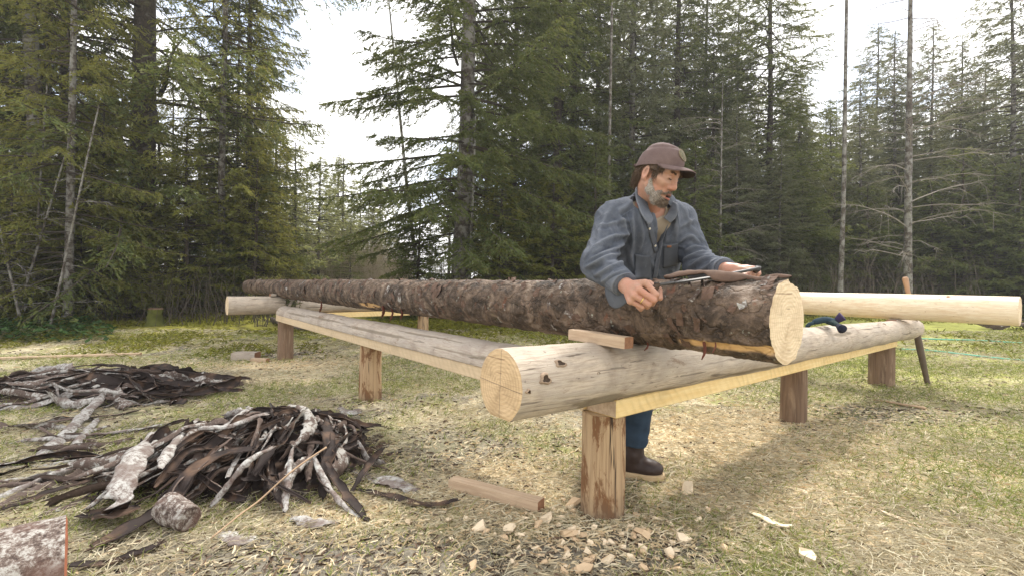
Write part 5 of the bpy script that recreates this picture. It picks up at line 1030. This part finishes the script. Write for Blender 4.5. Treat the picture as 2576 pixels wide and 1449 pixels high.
# -- hair
def sd_hair(q):
    qs = np.concatenate([q[..., :1], np.abs(q[..., 1:2]), q[..., 2:]], -1); d = el_(q, (-.008, 0, .036), (.097, .079, .088)); d = su(.02, d, rc_(qs, (-.066, .03, -.01), (-.074, .030, -.045), .030, .018))
    cutf = (q[..., 0]-.050-.25*q[..., 2]) ; d = np.maximum(d, np.where(q[..., 2] < .06, cutf-.0, q[..., 0]-.085)); d = np.maximum(d, -(q[..., 2]+.062)); d = np.maximum(d, q[..., 2]-.075)
    side = np.maximum(np.abs(q[..., 0]-.030)-.012, -(q[..., 2]+.02)); ears = np.maximum(np.maximum(q[..., 0]-.030, -q[..., 0]-.045), q[..., 2]-.018); d = np.maximum(d, -np.maximum(ears, .0-(.09-np.abs(q[..., 1]))*0-1e-3)) if False else np.maximum(d, -ears)
    return d-.002*vn(q*V3(60, 60, 150), 3)
v, f = surfnets(sd_hair, V3(-.14, -.11, -.11), V3(.11, .11, .10), .003); N = vnormals(v, f); o = headpart('hair', v, f, M['hair_brown'])
sel = (rh.random(len(v)) < .45) & (v[:, 2] < .045); V, Q = strands('h', v[sel]-N[sel]*.002, N[sel]*.18+V3(-.1, 0, -1.0), .024, .0018, None, .22); V2, Q2 = strands('h2', np.stack([rh.uniform(.068, .084, 160), rh.uniform(-.055, .055, 160), rh.uniform(.050, .062, 160)], -1), np.tile(V3(.12, 0, -1), (160, 1)), .022, .0026, None, .3)
V3_, Q3 = strands('h3', np.stack([.030+rh.uniform(-.012, .014, 260), np.sign(rh.normal(0, 1, 260))*.0745, rh.uniform(-.004, .045, 260)], -1), np.tile(V3(.05, 0, -1), (260, 1)), .024, .0026, None, .2)
b = MB(); b.add(V, Q); b.add(V2, Q2); b.add(V3_, Q3)
for s in (-1, 1):
    n = 80; t = rh.random(n); r0_ = np.stack([.0955-.012*t, s*(.014+.032*t), .0285+.006*np.sin(t*3)+rh.normal(0, .0018, n)], -1); V, Q = strands('br', r0_, np.tile(V3(.3, s*.8, .1), (n, 1)), .010, .0020, None, .4); b.add(V, Q)
b.build('hair_strands', M['hair_brown'], o, smooth=False)
# -- cap
k = NT('brown_cap_cloth'); n = k.noise(sc=28, det=4); wv = k.noise(sc=300, det=2); c = k.mix(n, (.098, .064, .060), (.165, .118, .110)); k.col(c); k.rough(.9); k.bump(k.math('ADD', wv, k.math('MULTIPLY', n, 3)), .35, .003); M['cap'] = k.m
k = NT('cap_dark_trim'); k.col((.045, .035, .028)); M['cap_trim'] = k.m
nu, nv_ = 72, 26; az = np.linspace(0, 2*math.pi, nu, endpoint=False); ph = np.linspace(0, 1, nv_)
def cap_pt(a, t):   # t=0 rim, 1 top
    e = t*math.pi/2; cz = .062-.052*(1-np.cos(a))/2; w = np.cos(e)**.74; z = cz+(.150-cz)*np.sin(e)**.95
    x = -.008+.104*w*np.cos(a)+.010*np.sin(e)*np.cos(a)*0; y = .087*w*np.sin(a)*(1+.03*np.sin(e*2)); return np.stack([x, y, z], -1)
Aa, Tt = np.meshgrid(az, ph, indexing='xy'); V = cap_pt(Aa, Tt); cr = .0035*fbm(V*V3(26, 26, 26), 8, 3)-.004*np.exp(-((Tt-.52-.14*np.cos(Aa*1.0))/.05)**2)*(np.abs(np.sin(Aa)) > .3); V = V*(1+cr[..., None]*6)
seam = .0016*(np.exp(-((np.sin(Aa*3))/.06)**2)); V = V*(1-seam[..., None]*3)
inn = V[0]*V3(.97, .97, 1); rows = np.concatenate([inn[None], V[:1]*V3(1.004, 1.004, 1)-V3(0, 0, .002), V]); capo = headpart('cap', rows.reshape(-1, 3), grid_faces(len(rows), nu, True), M['cap'])
# brim
nb_, nd_ = 40, 14; bu = np.linspace(-1, 1, nb_); bd = np.linspace(0, 1, nd_); U_, D_ = np.meshgrid(bu, bd, indexing='ij'); a = U_*math.radians(68); base = cap_pt(a, 0*a)
ext = .068*(1-np.abs(U_)**2.6)**.55; Vb = base*V3(.995, .995, 1); Vb[..., 0] += D_*ext*.98; Vb[..., 1] *= (1+.02*D_); Vb[..., 2] += .000*D_-.030*(U_**2)*D_**.7*(ext/.078+.1)+.002+.010*np.sin(D_*math.pi)*(ext/.078)*.5
up = Vb.copy(); dn = Vb-V3(0, 0, .004); nvv = nb_*nd_; F = grid_faces(nb_, nd_); E = []
for i in range(nb_-1): a0 = i*nd_+nd_-1; E.append((a0, a0+nd_, a0+nd_+nvv, a0+nvv))
headpart('brim', np.concatenate([up.reshape(-1, 3), dn.reshape(-1, 3)]), np.concatenate([F, F[:, ::-1]+nvv, np.array(E)]), [M['cap'], M['cap_trim']], mi=np.array([0]*len(F)+[1]*len(F)+[0]*len(E)))
# oval patch on the front panel
k = NT('olive_patch'); o_ = k.sep(); n = k.noise(k.map((300, 120, 260)), 1, 3); k.col(k.mix(k.ramp(n, [(.5, 0), (.6, .8)]), (.11, .10, .065), (.22, .19, .115))); k.rough(.9); M['patch'] = k.m
M['patch_rim'] = mat_plain('tan_patch_rim', (.20, .155, .105), .9, .2, 90, .2)
rr = np.linspace(0, 1, 9); tt = np.linspace(0, 2*math.pi, 40, endpoint=False); R_, T_ = np.meshgrid(rr, tt, indexing='ij'); V = cap_pt(R_*np.cos(T_)*.42+.02, .43+R_*np.sin(T_)*.20); nn_ = nrm(V-V3(-.008, 0, .03)); V = V+nn_*(.0035+.0*R_)[..., None]
o = headpart('patch', V.reshape(-1, 3), grid_faces(9, 40, True), M['patch'], parent=None); P = np.vstack([V[-1], V[-1][:2]]); Vt, Q, T = tube(P, .0019, 6, caps=False); b = MB(); b.add(Vt, Q); b.build('patch_rim', M['patch_rim'], o)
Vt, Q, T = tube(np.array([cap_pt(0., 1.)+V3(0, 0, q) for q in (-.004, .002, .004, .0045)]), [.007, .007, .005, .001], 10); headpart('cap_button', Vt, Q, M['cap'], T)
P = np.array([cap_pt(math.pi+a, 0.)+V3(-.004, 0, .008) for a in np.linspace(-.55, .55, 12)]); Vt, Q, T = tube(P, .006, 6); headpart('cap_strap', Vt, Q, M['cap'], T)
# -- shirt
cen = (shR+shL)/2; Lt = nrm(shL-shR); Ut = nrm(neckB-(hipR+hipL)/2); Ft = nrm(np.cross(Lt, Ut)); Ft = Ft if Ft[1] < 0 else -Ft
def sleeves(P, g=0):
    a = su(.03, rc_(P, shR, elR, .078+g, .070+g), rc_(P, elR, wrR-(wrR-elR)*.05, .070+g, .044+g)); c_ = su(.03, rc_(P, shL, elL, .076+g, .066+g), rc_(P, elL, wrL-(wrL-elL)*.10, .066+g, .042+g)); return a, c_
def flat_end(P, el, wr, f):    # plane cutting the sleeve at the wrist
    ax = nrm(wr-el); return (P-(el+(wr-el)*f))@ax
vT = [(1610, 470), (1626, 548), (1656, 640), (1686, 548), (1690, 500)]
def wedge(P):   # opening below the collar, in torso coordinates around the front
    q = P-neckB; l = q@Lt; u = q@Ut; t = np.clip((-u-.00)/.205, 0, 1.2); c0 = .012+.01*t; w = .056*(1-t)-.002; return np.maximum(np.abs(l-c0)-w, -(q@Ft)-.02)
def sd_shirt(P):
    t = sd_torso(P, .014); t = su(.03, t, rc_(P, hipR-V3(0, 0, .02), hipL-V3(0, 0, .02), .125, .125)); a, c_ = sleeves(P)
    a = np.maximum(a, flat_end(P, elR, wrR, .93)); c_ = np.maximum(c_, flat_end(P, elL, wrL, .90)); 
    d = su(.035, t, a, c_); nb = rc_(P, neckB-V3(0, 0, .05), H(-.02, 0, -.11), .053, .058); d = np.maximum(d, -nb)
    cut = np.maximum(wedge(P), -(t+.034)); d = np.maximum(d, -cut); return np.maximum(d, .76-P[..., 2])
v, f = surfnets(sd_shirt, V3(.18, 1.76, .72), V3(1.06, 2.74, 1.45), .0055); N = vnormals(v, f)
dR, dL = sleeves(v); dT = sd_torso(v, .014); wR = sst(.02, -.0, dR-np.minimum(dT, dL)); wL = sst(.02, -.0, dL-np.minimum(dT, dR)); wT = 1-np.maximum(wR, wL)
def arm_fold(P, a, m, b_, seed):
    axs = [nrm(m-a), nrm(b_-m)]; L1 = np.linalg.norm(m-a); q = P-a; t1 = q@axs[0]; t2 = (P-m)@axs[1]; t = np.where(t2 > 0, L1+t2, t1); rad = P-np.where((t2 > 0)[:, None], m+axs[1]*t2[:, None], a+axs[0]*t1[:, None])
    Q_ = np.stack([t*21+2.2*vn(rad*14, seed+4), rad[:, 0]*11, rad[:, 2]*11+rad[:, 1]*7], -1); r = 1-np.abs(vn(Q_, seed))*2.1; r2 = 1-np.abs(vn(Q_*1.9+4, seed+1))*2; e = np.exp(-((t-L1)/.10)**2)
    return (.0045+.004*e)*(r-.45)+.0020*r2
Tq = np.stack([(v-cen)@Lt*26, (v-cen)@Ut*5+2*vn(v*6, 77), (v-cen)@Ft*12], -1); fT = .0030*((1-np.abs(vn(Tq, 70))*2)-.4)+.0014*(1-np.abs(vn(Tq*2.1, 71))*2)
cuffR = sst(-.055, -.040, flat_end(v, elR, wrR, .93)); cuffL = sst(-.055, -.040, flat_end(v, elL, wrL, .90)); disp = wR*arm_fold(v, shR, elR, wrR, 50)*(1-.8*cuffR)+wL*arm_fold(v, shL, elL, wrL, 60)*(1-.8*cuffL)+wT*fT+.0025*cuffR+.0025*cuffL
from mathutils.bvhtree import BVHTree
camo = Vector((0, 0, 1.0))
def mkbvh(v, f): return BVHTree.FromPolygons([tuple(p) for p in v], [tuple(int(i) for i in q) for q in f])
bvh = mkbvh(v, f)
def drape(px, py, off=.003):
    d = Vector(W(px, py, 1.0))-camo; d.normalize(); h = bvh.ray_cast(camo, d, 6)
    if h[0] is None: return None
    return np.array(h[0])-np.array(d)*off
def fold(pts, A, w):
    P = [drape(1383.7+.3646*x, 302.2+.3646*y, 0) for x, y in catmull(np.array([(x, y, 0) for x, y in pts], float), 18)[:, :2]]
    P = np.array([p for p in P if p is not None])
    if len(P) < 4: return 0
    best = np.full(len(v), 9.0); bt = np.zeros(len(v))
    for i in range(len(P)-1):
        ba = P[i+1]-P[i]; t = np.clip(((v-P[i])@ba)/(ba@ba+1e-12), 0, 1); dd = np.linalg.norm(v-P[i]-t[:, None]*ba, axis=1); m = dd < best; best[m] = dd[m]; bt[m] = (i+t[m])/(len(P)-1)
    e = np.sin(np.clip(bt, 0, 1)*math.pi)**.5; e = .25+.75*e; return A*e*(np.exp(-(best/w)**2)-.55*np.exp(-(best/(2.3*w))**2))
for pts, A, w in (([(560, 690), (450, 700), (345, 735)], .010, .010), ([(545, 790), (430, 810), (300, 880)], .016, .011), ([(520, 850), (430, 900), (275, 960)], .016, .010), ([(490, 925), (390, 945), (262, 1010)], .016, .010), ([(500, 985), (420, 1015), (300, 1075)], .012, .009),
                  ([(520, 1040), (430, 1075), (350, 1120)], .009, .007), ([(400, 640), (350, 740), (330, 830)], .010, .013), ([(470, 650), (520, 730), (530, 830)], .013, .012), ([(600, 500), (540, 590), (470, 630)], .010, .012), ([(440, 860), (380, 880), (300, 930)], -.008, .007),
                  ([(880, 850), (960, 800), (1045, 835)], .013, .010), ([(930, 900), (1000, 870), (1075, 870)], .014, .009), ([(920, 960), (1010, 920), (1110, 905)], .014, .009), ([(960, 1010), (1050, 960), (1130, 935)], .012, .009), ([(1010, 1050), (1080, 1010), (1150, 965)], .009, .008), ([(900, 740), (960, 700), (990, 690)], .009, .010), ([(940, 620), (960, 700), (1010, 780)], .008, .012),
                  ([(575, 620), (575, 800), (560, 1000)], .010, .010), ([(620, 640), (640, 800), (620, 900)], .008, .010), ([(870, 560), (880, 680), (870, 820)], .010, .011), ([(820, 700), (800, 830)], .006, .010), ([(840, 1020), (850, 1090)], .008, .010), ([(660, 960), (640, 1090)], .008, .010), ([(700, 980), (760, 1080)], .008, .010), ([(540, 880), (560, 960), (600, 1080)], .009, .010)):
    disp = disp+fold(pts, A*1.9, w*1.2)
v = v+N*disp[:, None]
for _ in range(1):
    acc = np.zeros_like(v); cn = np.zeros(len(v))
    for j in range(4): np.add.at(acc, f[:, j], v[f[:, (j+1) % 4]]+v[f[:, (j+3) % 4]]); np.add.at(cn, f[:, j], 2)
    v = v*.5+.5*acc/cn[:, None]
k = NT('faded_blue_work_cloth'); n = k.noise(sc=9, det=5, rough=.6); tw_ = k.noise(sc=420, det=2); n3 = k.noise(sc=38, det=5, rough=.7)
c = k.mix(k.ramp(n, [(.3, 0), (.7, 1)]), (.066, .076, .098), (.125, .136, .160)); c = k.mix(k.ramp(n3, [(.5, 0), (.72, .4)]), c, (.165, .172, .195)); pt = k.geo('Pointiness'); c = k.mix(k.ramp(pt, [(.51, 0), (.58, .4)]), c, (.25, .26, .285)); c = k.mix(k.ramp(pt, [(.44, .6), (.495, 0)]), c, (.045, .052, .07))  # fold shading painted into the cloth: hollows darkened, ridges lightened
k.col(c); k.rough(.92); k.b.inputs['Specular IOR Level'].default_value = .12; k.bump(k.math('ADD', tw_, k.math('MULTIPLY', n3, 4)), .5, .004); M['shirt'] = k.m
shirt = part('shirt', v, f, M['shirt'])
M['button'] = mat_plain('pale_button', (.62, .56, .45), .4, .1, 20, 0); M['seam'] = mat_plain('shirt_seam', (.10, .115, .15), .9, .2, 60, .1)
bvh = mkbvh(v, f)
def sheet(name, quad, nu, nv, mat, off=.004, thick=.003, parent=None, bulge=0.0):
    q = np.array(quad, dtype=float); G_ = []
    for i in range(nu):
        for j in range(nv):
            s, t = i/(nu-1), j/(nv-1); p = (q[0]*(1-s)+q[1]*s)*(1-t)+(q[3]*(1-s)+q[2]*s)*t; w = drape(p[0], p[1], off+bulge*math.sin(math.pi*s)*t)
            if w is None: return
            G_.append(w)
    G_ = np.array(G_).reshape(nu, nv, 3); K_ = G_.copy()
    for _ in range(4): K_[1:-1] = (K_[:-2]+K_[1:-1]*2+K_[2:])/4; K_[:, 1:-1] = (K_[:, :-2]+K_[:, 1:-1]*2+K_[:, 2:])/4
    o = part(name, K_.reshape(-1, 3), grid_faces(nu, nv), mat, parent=None); o.parent = shirt
    md = o.modifiers.new('solid', 'SOLIDIFY'); md.thickness = thick; md.offset = 0; return o
k = NT('pocket_cloth'); n = k.noise(sc=30, det=5); k.col(k.mix(n, (.062, .067, .08), (.11, .118, .135))); k.rough(.95); k.bump(n, .4, .003); M['pocket'] = k.m
sheet('pocket', [(1598, 641), (1636, 645), (1637, 702), (1597, 700)], 12, 14, M['pocket'], .007, .004, bulge=.004); sheet('pocket', [(1670, 617), (1706, 613), (1704, 668), (1668, 675)], 12, 14, M['pocket'], .007, .004, bulge=.004)
sheet('pocket_tab', [(1678, 619), (1689, 618.5), (1689, 623), (1678, 623.5)], 4, 3, mat_plain('brown_leather_tab', (.25, .11, .05), .7, .2, 50, .2), .012, .002)
sheet('placket', [(1674, 560), (1684, 556), (1668, 606), (1657, 610)], 5, 14, M['shirt'], .005, .004); sheet('placket', [(1657, 610), (1668, 606), (1652, 702), (1642, 700)], 5, 16, M['shirt'], .005, .004)
sheet('button_stand', [(1624, 556), (1636, 552), (1657, 632), (1647, 638)], 5, 14, M['pocket'], .004, .004)
for (x, y) in ((1634.5, 576), (1648.6, 619), (1628, 545)):
    w = drape(x, y, .007)
    if w is not None:
        V, Q, T = tube(np.array([w, w+Ft*.0015, w+Ft*.003]), [.0055, .0055, .0035], 12); o = part('button', V, Q, M['button'], T); o.parent = shirt
# shoulder seams
def seam_line(pts, r=.0016):
    P = [drape(x, y, .001) for x, y in catmull(np.array([(x, y, 0) for x, y in pts], float), 24)[:, :2]]
    if any(p is None for p in P): return
    V, Q, T = tube(np.array(P), r, 5); o = part('seam', V, Q, M['seam'], T); o.parent = shirt
seam_line([(1562, 545), (1578, 535), (1597, 524)]); seam_line([(1576, 535), (1588, 575), (1592, 610), (1584, 640)]); seam_line([(1690, 512), (1704, 540), (1710, 580)])
# -- t-shirt and dark lining at the neck
v, f = surfnets(lambda P: np.maximum(np.maximum(su(.03, sd_torso(P, -.012), rc_(P, neckB-V3(0, 0, .05), neckB+V3(0, 0, .015), .068, .066)), -rc_(P, neckB-V3(0, 0, .02)+Ft*.02, H(-.005, 0, -.10), .058, .058)), 1.0-P[..., 2]), V3(.38, 1.98, .98), V3(.92, 2.55, 1.45), .006)
M['tee'] = mat_plain('taupe_tee_cloth', (.34, .28, .215), .95, .15, 40, .3); part('tee_shirt', v+vnormals(v, f)*(.003*fbm(v*V3(20, 20, 8), 4, 2))[:, None], f, M['tee'])
# -- collar
M['lining'] = mat_plain('dark_collar_lining', (.02, .02, .025), .95, .3, 40, .2)
nc_, ang = 60, np.linspace(-math.radians(146), math.radians(146), 60); nax = nrm(H(-.02, 0, -.09)-(neckB-V3(0, 0, .06))); bx = nrm(-Ft-nax*((-Ft)@nax)); by = np.cross(nax, bx); by = by if by@Lt > 0 else -by
rows = []
for j, (r0_, h_, fl) in enumerate(((.084, -.035, 0), (.080, .005, 0), (.077, .040, 0), (.081, .049, 0), (.089, .043, .15), (.101, .022, .55), (.112, .000, 1.0))):
    tipf = np.clip((np.abs(ang)-1.6)/.95, 0, 1); r_ = r0_+.014*fl*tipf+.010*fl*np.cos(ang)*0; h2 = h_-.040*fl*tipf-.026*(np.abs(ang)/2.5)**2; c_ = neckB+V3(0, 0, .0)+nax*.006
    spread = 1+.0*ang; rows.append(c_+bx*(np.cos(ang)*r_)[:, None]+by*(np.sin(ang)*r_*1.05)[:, None]+nax*h2[:, None])
V = np.stack(rows, 0); V = V+.002*fbm(V*40, 3, 2)[..., None]; o = part('collar', V.reshape(-1, 3), grid_faces(7, nc_), M['shirt']); o.parent = shirt; md = o.modifiers.new('solid', 'SOLIDIFY'); md.thickness = .004; md.offset = 0
md = o.modifiers.new('sub', 'SUBSURF'); md.levels = 1; md.render_levels = 1
def wing(top, bot, n=16, m=8):
    A_, B_ = catmull(np.array([W(*p) for p in top]), n), catmull(np.array([W(*p) for p in bot]), n); t = np.linspace(0, 1, m)[None, :, None]
    G_ = A_[:, None]*(1-t)+B_[:, None]*t; G_ = G_+(Ft*.010)*np.sin(t*math.pi)+.0025*fbm(G_*40, 3, 2)[..., None]
    o = part('collar_wing', G_.reshape(-1, 3), grid_faces(n, m), M['shirt']); o.parent = shirt; md = o.modifiers.new('solid', 'SOLIDIFY'); md.thickness = .005; md.offset = 0; return o
wing([(1612, 466, 2.235), (1620, 480, 2.19), (1627, 506, 2.14), (1634, 530, 2.10), (1641, 550, 2.078)], [(1598, 472, 2.23), (1598, 492, 2.15), (1604, 516, 2.10), (1616, 545, 2.068), (1631, 566, 2.062)])
wing([(1690, 506, 2.19), (1686, 522, 2.17), (1680, 536, 2.155), (1670, 548, 2.15)], [(1702, 512, 2.17), (1704, 530, 2.14), (1699, 548, 2.14), (1685, 562, 2.15)])
# -- hanging cuff flap at the right wrist
top = [W(1522, 714, 1.90), W(1538, 722, 1.865), W(1556, 730, 1.835), W(1576, 733, 1.81)]; mid = [W(1523, 742, 1.885), W(1540, 752, 1.85), W(1560, 752, 1.82), W(1579, 748, 1.80)]; bot = [W(1533, 766, 1.87), W(1546, 775, 1.845), W(1562, 772, 1.82), W(1580, 759, 1.80)]
R_ = [catmull(np.array(a_), 14) for a_ in (top, mid, bot)]; V = np.stack([catmull(np.array([R_[0][i], R_[1][i], R_[2][i]]), 10) for i in range(14)]); V = V+.006*fbm(V*26, 9, 2)[..., None]*V3(.3, -1, 0)
o = part('cuff_flap', V.reshape(-1, 3), grid_faces(14, 10), M['pocket']); o.parent = shirt; md = o.modifiers.new('solid', 'SOLIDIFY'); md.thickness = .004; md.offset = 0
# cuff hems
for el, wr, fr, rr_, nm in ((elR, wrR, .93, .0475, 1), (elL, wrL, .90, .046, 2)):
    c_ = el+(wr-el)*fr; ax = nrm(wr-el); p1_ = nrm(np.cross(ax, V3(0, 0, 1))); p2_ = np.cross(ax, p1_); th = np.linspace(0, 2*math.pi, 41); rows = []
    for (z_, r_) in ((-.050, rr_-.002), (-.048, rr_+.0015), (-.02, rr_+.0015), (.0, rr_+.002), (.002, rr_-.001), (-.004, rr_-.003)): rows.append(c_+ax*z_+(p1_*np.cos(th)[:, None]+p2_*np.sin(th)[:, None])*(r_*(1+.05*np.sin(2*th+nm)))[:, None])
    V = np.stack(rows); o = part('cuff', V.reshape(-1, 3), grid_faces(6, 41), M['shirt']); o.parent = shirt; V2 = np.stack([c_+ax*q+(p1_*np.cos(th)[:, None]+p2_*np.sin(th)[:, None])*rr_*.97 for q in (.0, -.03)]+[c_-ax*.03+0*rows[0]]); o = part('cuff_lining', V2.reshape(-1, 3), grid_faces(3, 41), M['lining']); o.parent = shirt
# -- jeans and boots
v, f = surfnets(lambda P: np.maximum(np.maximum(sd_leg(P, .014), su(.05, sd_leg(P, .014), sd_torso(P, -.004))), np.maximum(P[..., 2]-.95, .185-P[..., 2])), V3(.3, 2.2, .15), V3(.9, 2.8, 1.0), .0075); N = vnormals(v, f); fo = .007*((1-np.abs(vn(v*V3(9, 9, 26), 90))*2)-.4)+.004*vn(v*30, 91)
k = NT('dark_denim'); n = k.noise(sc=18, det=5); k.col(k.mix(n, (.016, .030, .052), (.045, .075, .12))); k.rough(.9); k.bump(k.noise(sc=300, det=2), .3, .002); M['denim'] = k.m; part('jeans', v+N*fo[:, None], f, M['denim'])
M['boot'] = mat_plain('brown_rubber', (.040, .026, .022), .45, .25, 25, .15); M['sole'] = mat_plain('tan_rubber_sole', (.46, .34, .20), .75, .15, 40, .3)
toeL = G(1640, 1203); toeL[2] = float(gz(toeL[0], toeL[1])); 
for ank, td in ((ankL, nrm((toeL-ankL)*V3(1, 1, 0))), (ankR, nrm(V3(.8, -.45, 0)))):
    g0 = float(gz(ank[0], ank[1])); A_ = V3(ank[0], ank[1], g0); sdv = V3(-td[1], td[0], 0); Bm = np.stack([td, sdv, V3(0, 0, 1)])
    def sd_boot(P): return su(.035, rc_(P, A_+V3(0, 0, .33), A_+V3(0, 0, .12), .062, .052), rc_(P, A_+V3(0, 0, .10)-td*.01, A_-td*.02+V3(0, 0, .055), .048, .042), el_(P, A_+td*.045+V3(0, 0, .052), (.098, .046, .042), Bm), el_(P, A_+td*.080+V3(0, 0, .045), (.060, .048, .036), Bm))
    v, f = surfnets(lambda P: np.maximum(np.maximum(sd_boot(P)-.002*vn(P*45, 3), P[..., 2]-g0-.30), g0+.026-P[..., 2]), A_-V3(.2, .2, .03), A_+V3(.24, .24, .36), .005); bo = part('boot', v, f, M['boot'])
    v, f = surfnets(lambda P: np.maximum(np.maximum(sd_boot(V3(0, 0, 1)*np.maximum(0, g0+.045-P[..., 2:])+P)-.007, P[..., 2]-g0-.030), g0+.001-P[..., 2]), A_-V3(.2, .2, .03), A_+V3(.24, .24, .10), .004); o = part('sole', v, f, M['sole']); o.parent = bo
# ring on the hand
c_ = HR['mc'][2]*.45+HR['pip'][2]*.55; ax = nrm(HR['pip'][2]-HR['mc'][2]); p1_ = nrm(np.cross(ax, V3(0, 0, 1))); p2_ = np.cross(ax, p1_); th = np.linspace(0, 2*math.pi, 25); V, Q, T = tube(c_+(p1_*np.cos(th)[:, None]+p2_*np.sin(th)[:, None])*.0124, .0020, 6, caps=False); kk_ = NT('gold'); kk_.col((.75, .55, .18)); kk_.b.inputs['Metallic'].default_value = 1; kk_.rough(.3)
part('ring', V, Q, kk_.m)
# -- drawknife
k = NT('dark_worn_steel'); n = k.noise(sc=30, det=5); k.col(k.mix(n, (.035, .033, .032), (.10, .095, .092))); k.rough(.5); k.b.inputs['Metallic'].default_value = .35; k.bump(n, .3, .001); M['steel'] = k.m
M['dk_handle'] = mat_plain('dark_wood_handle', (.07, .045, .03), .55, .3, 30, .2)
dk0 = W(1661, 716, 1.708); dk1 = W(1912, 674, 1.800); dke = empty('drawknife', dk0, 'dark steel drawknife held in both fists across the bark-covered log', 'drawknife'); dax = nrm(dk1-dk0); dup_ = nrm(V3(0, 0, 1)-dax*dax[2]); dsd = np.cross(dax, dup_)
def bar(name, t0, t1, n, wf, hf_, mat, sag):
    t = np.linspace(t0, t1, n); P = dk0+(dk1-dk0)*t[:, None]+dup_*np.array([sag(q) for q in t])[:, None]; th = np.arange(12)*2*math.pi/12; w = np.array([wf(q) for q in t]); h_ = np.array([hf_(q) for q in t])
    V = P[:, None]+dsd*(np.cos(th)[None]*w[:, None])[..., None]+dup_*(np.sin(th)[None]*h_[:, None])[..., None]; V = V.reshape(-1, 3); c = np.vstack([V, P[:1], P[-1:]]); T = [(n*12, (j+1) % 12, j) for j in range(12)]+[(n*12+1, (n-1)*12+j, (n-1)*12+(j+1) % 12) for j in range(12)]
    b = MB(); b.add(c-dk0, grid_faces(n, 12, True), T); return b.build(name, mat, dke)
sagf = lambda q: -.004*math.sin(math.pi*q)
bar('blade', .12, .66, 20, lambda q: .020, lambda q: .0048, M['steel'], sagf); bar('tang', -.01, .125, 8, lambda q: .006+.05*max(0, q), lambda q: .0055, M['steel'], sagf); bar('tang', .655, 1.0, 14, lambda q: .008+.004*math.sin((q-.655)*9), lambda q: .0062, M['steel'], sagf)
for P, nm in (((W(1654, 713, 1.712), W(1650, 722, 1.712), W(1620, 748, 1.728), W(1600, 765, 1.745)), 0), ((W(1906, 676, 1.812), W(1900, 682, 1.835), W(1886, 686, 1.87), W(1878, 690, 1.90)), 1)):
    P = catmull(np.array(P), 16); V, Q, T = tube(P-dk0, np.interp(np.linspace(0, 1, 16), [0, .05, .2, .6, 1], [.0095, .0115, .0105, .014, .012]), 14); b = MB(); b.add(V, Q, T); o = b.build('handle', M['dk_handle'], dke)
    V, Q, T = tube(P[:3]-dk0+(P[0]-P[1])*.25, [.0125, .0125, .0118], 16); b = MB(); b.add(V, Q, T); b.build('ferrule', M['steel'], o)
lifted = bark_strip([st(.09, -.20, 1.034), st(.10, -.29, 1.058), st(.11, -.37, 1.058), st(.125, -.50, 1.038), st(.135, -.63, 1.031)], .065, 2.0, 1, 771, label='fresh strip of bark being lifted off the top of the big log by the drawknife', rag=.7, taper=.3, thick=.006, roll2=.5); lifted.data.materials[0] = M['b_flake']
for i, (x, y, s) in enumerate(((1730, 712, .05), (1762, 712, .05))):
    q = pick(x, y+6, Dp0, Dp1, .137, .121)
    if q is not None: bark_strip([q[0]+V3(0, -.012, .022), q[0]+V3(.004, -.018, 0), q[0]+V3(0, -.014, -.022)], .028, 1.6, 1, 900+i, label=['reddish bark flake sticking out under the drawknife blade, the left one', 'reddish bark flake sticking out under the drawknife blade, the right one'][i])
# ================================================================== AIR
b = MB(); V, Q, T = box((0, 28, 15), 190, 150, 40); b.add(V, Q, T); hz = b.build('haze', [], smooth=False); hm = bpy.data.materials.new('air'); hm.use_nodes = True; ht = hm.node_tree; ht.nodes.clear()  # volume added to pale the distant trees, imitating lens veiling
ho = ht.nodes.new('ShaderNodeOutputMaterial'); hp = ht.nodes.new('ShaderNodeVolumePrincipled'); hp.inputs['Color'].default_value = (.95, .97, 1, 1); hp.inputs['Density'].default_value = .0016; hp.inputs['Anisotropy'].default_value = .3
ht.links.new(hp.outputs[0], ho.inputs['Volume']); hz.data.materials.append(hm); tag(hz, 'thin pale haze added between the trees to imitate lens veiling', 'haze', kind='stuff'); S.cycles.volume_bounces = 0
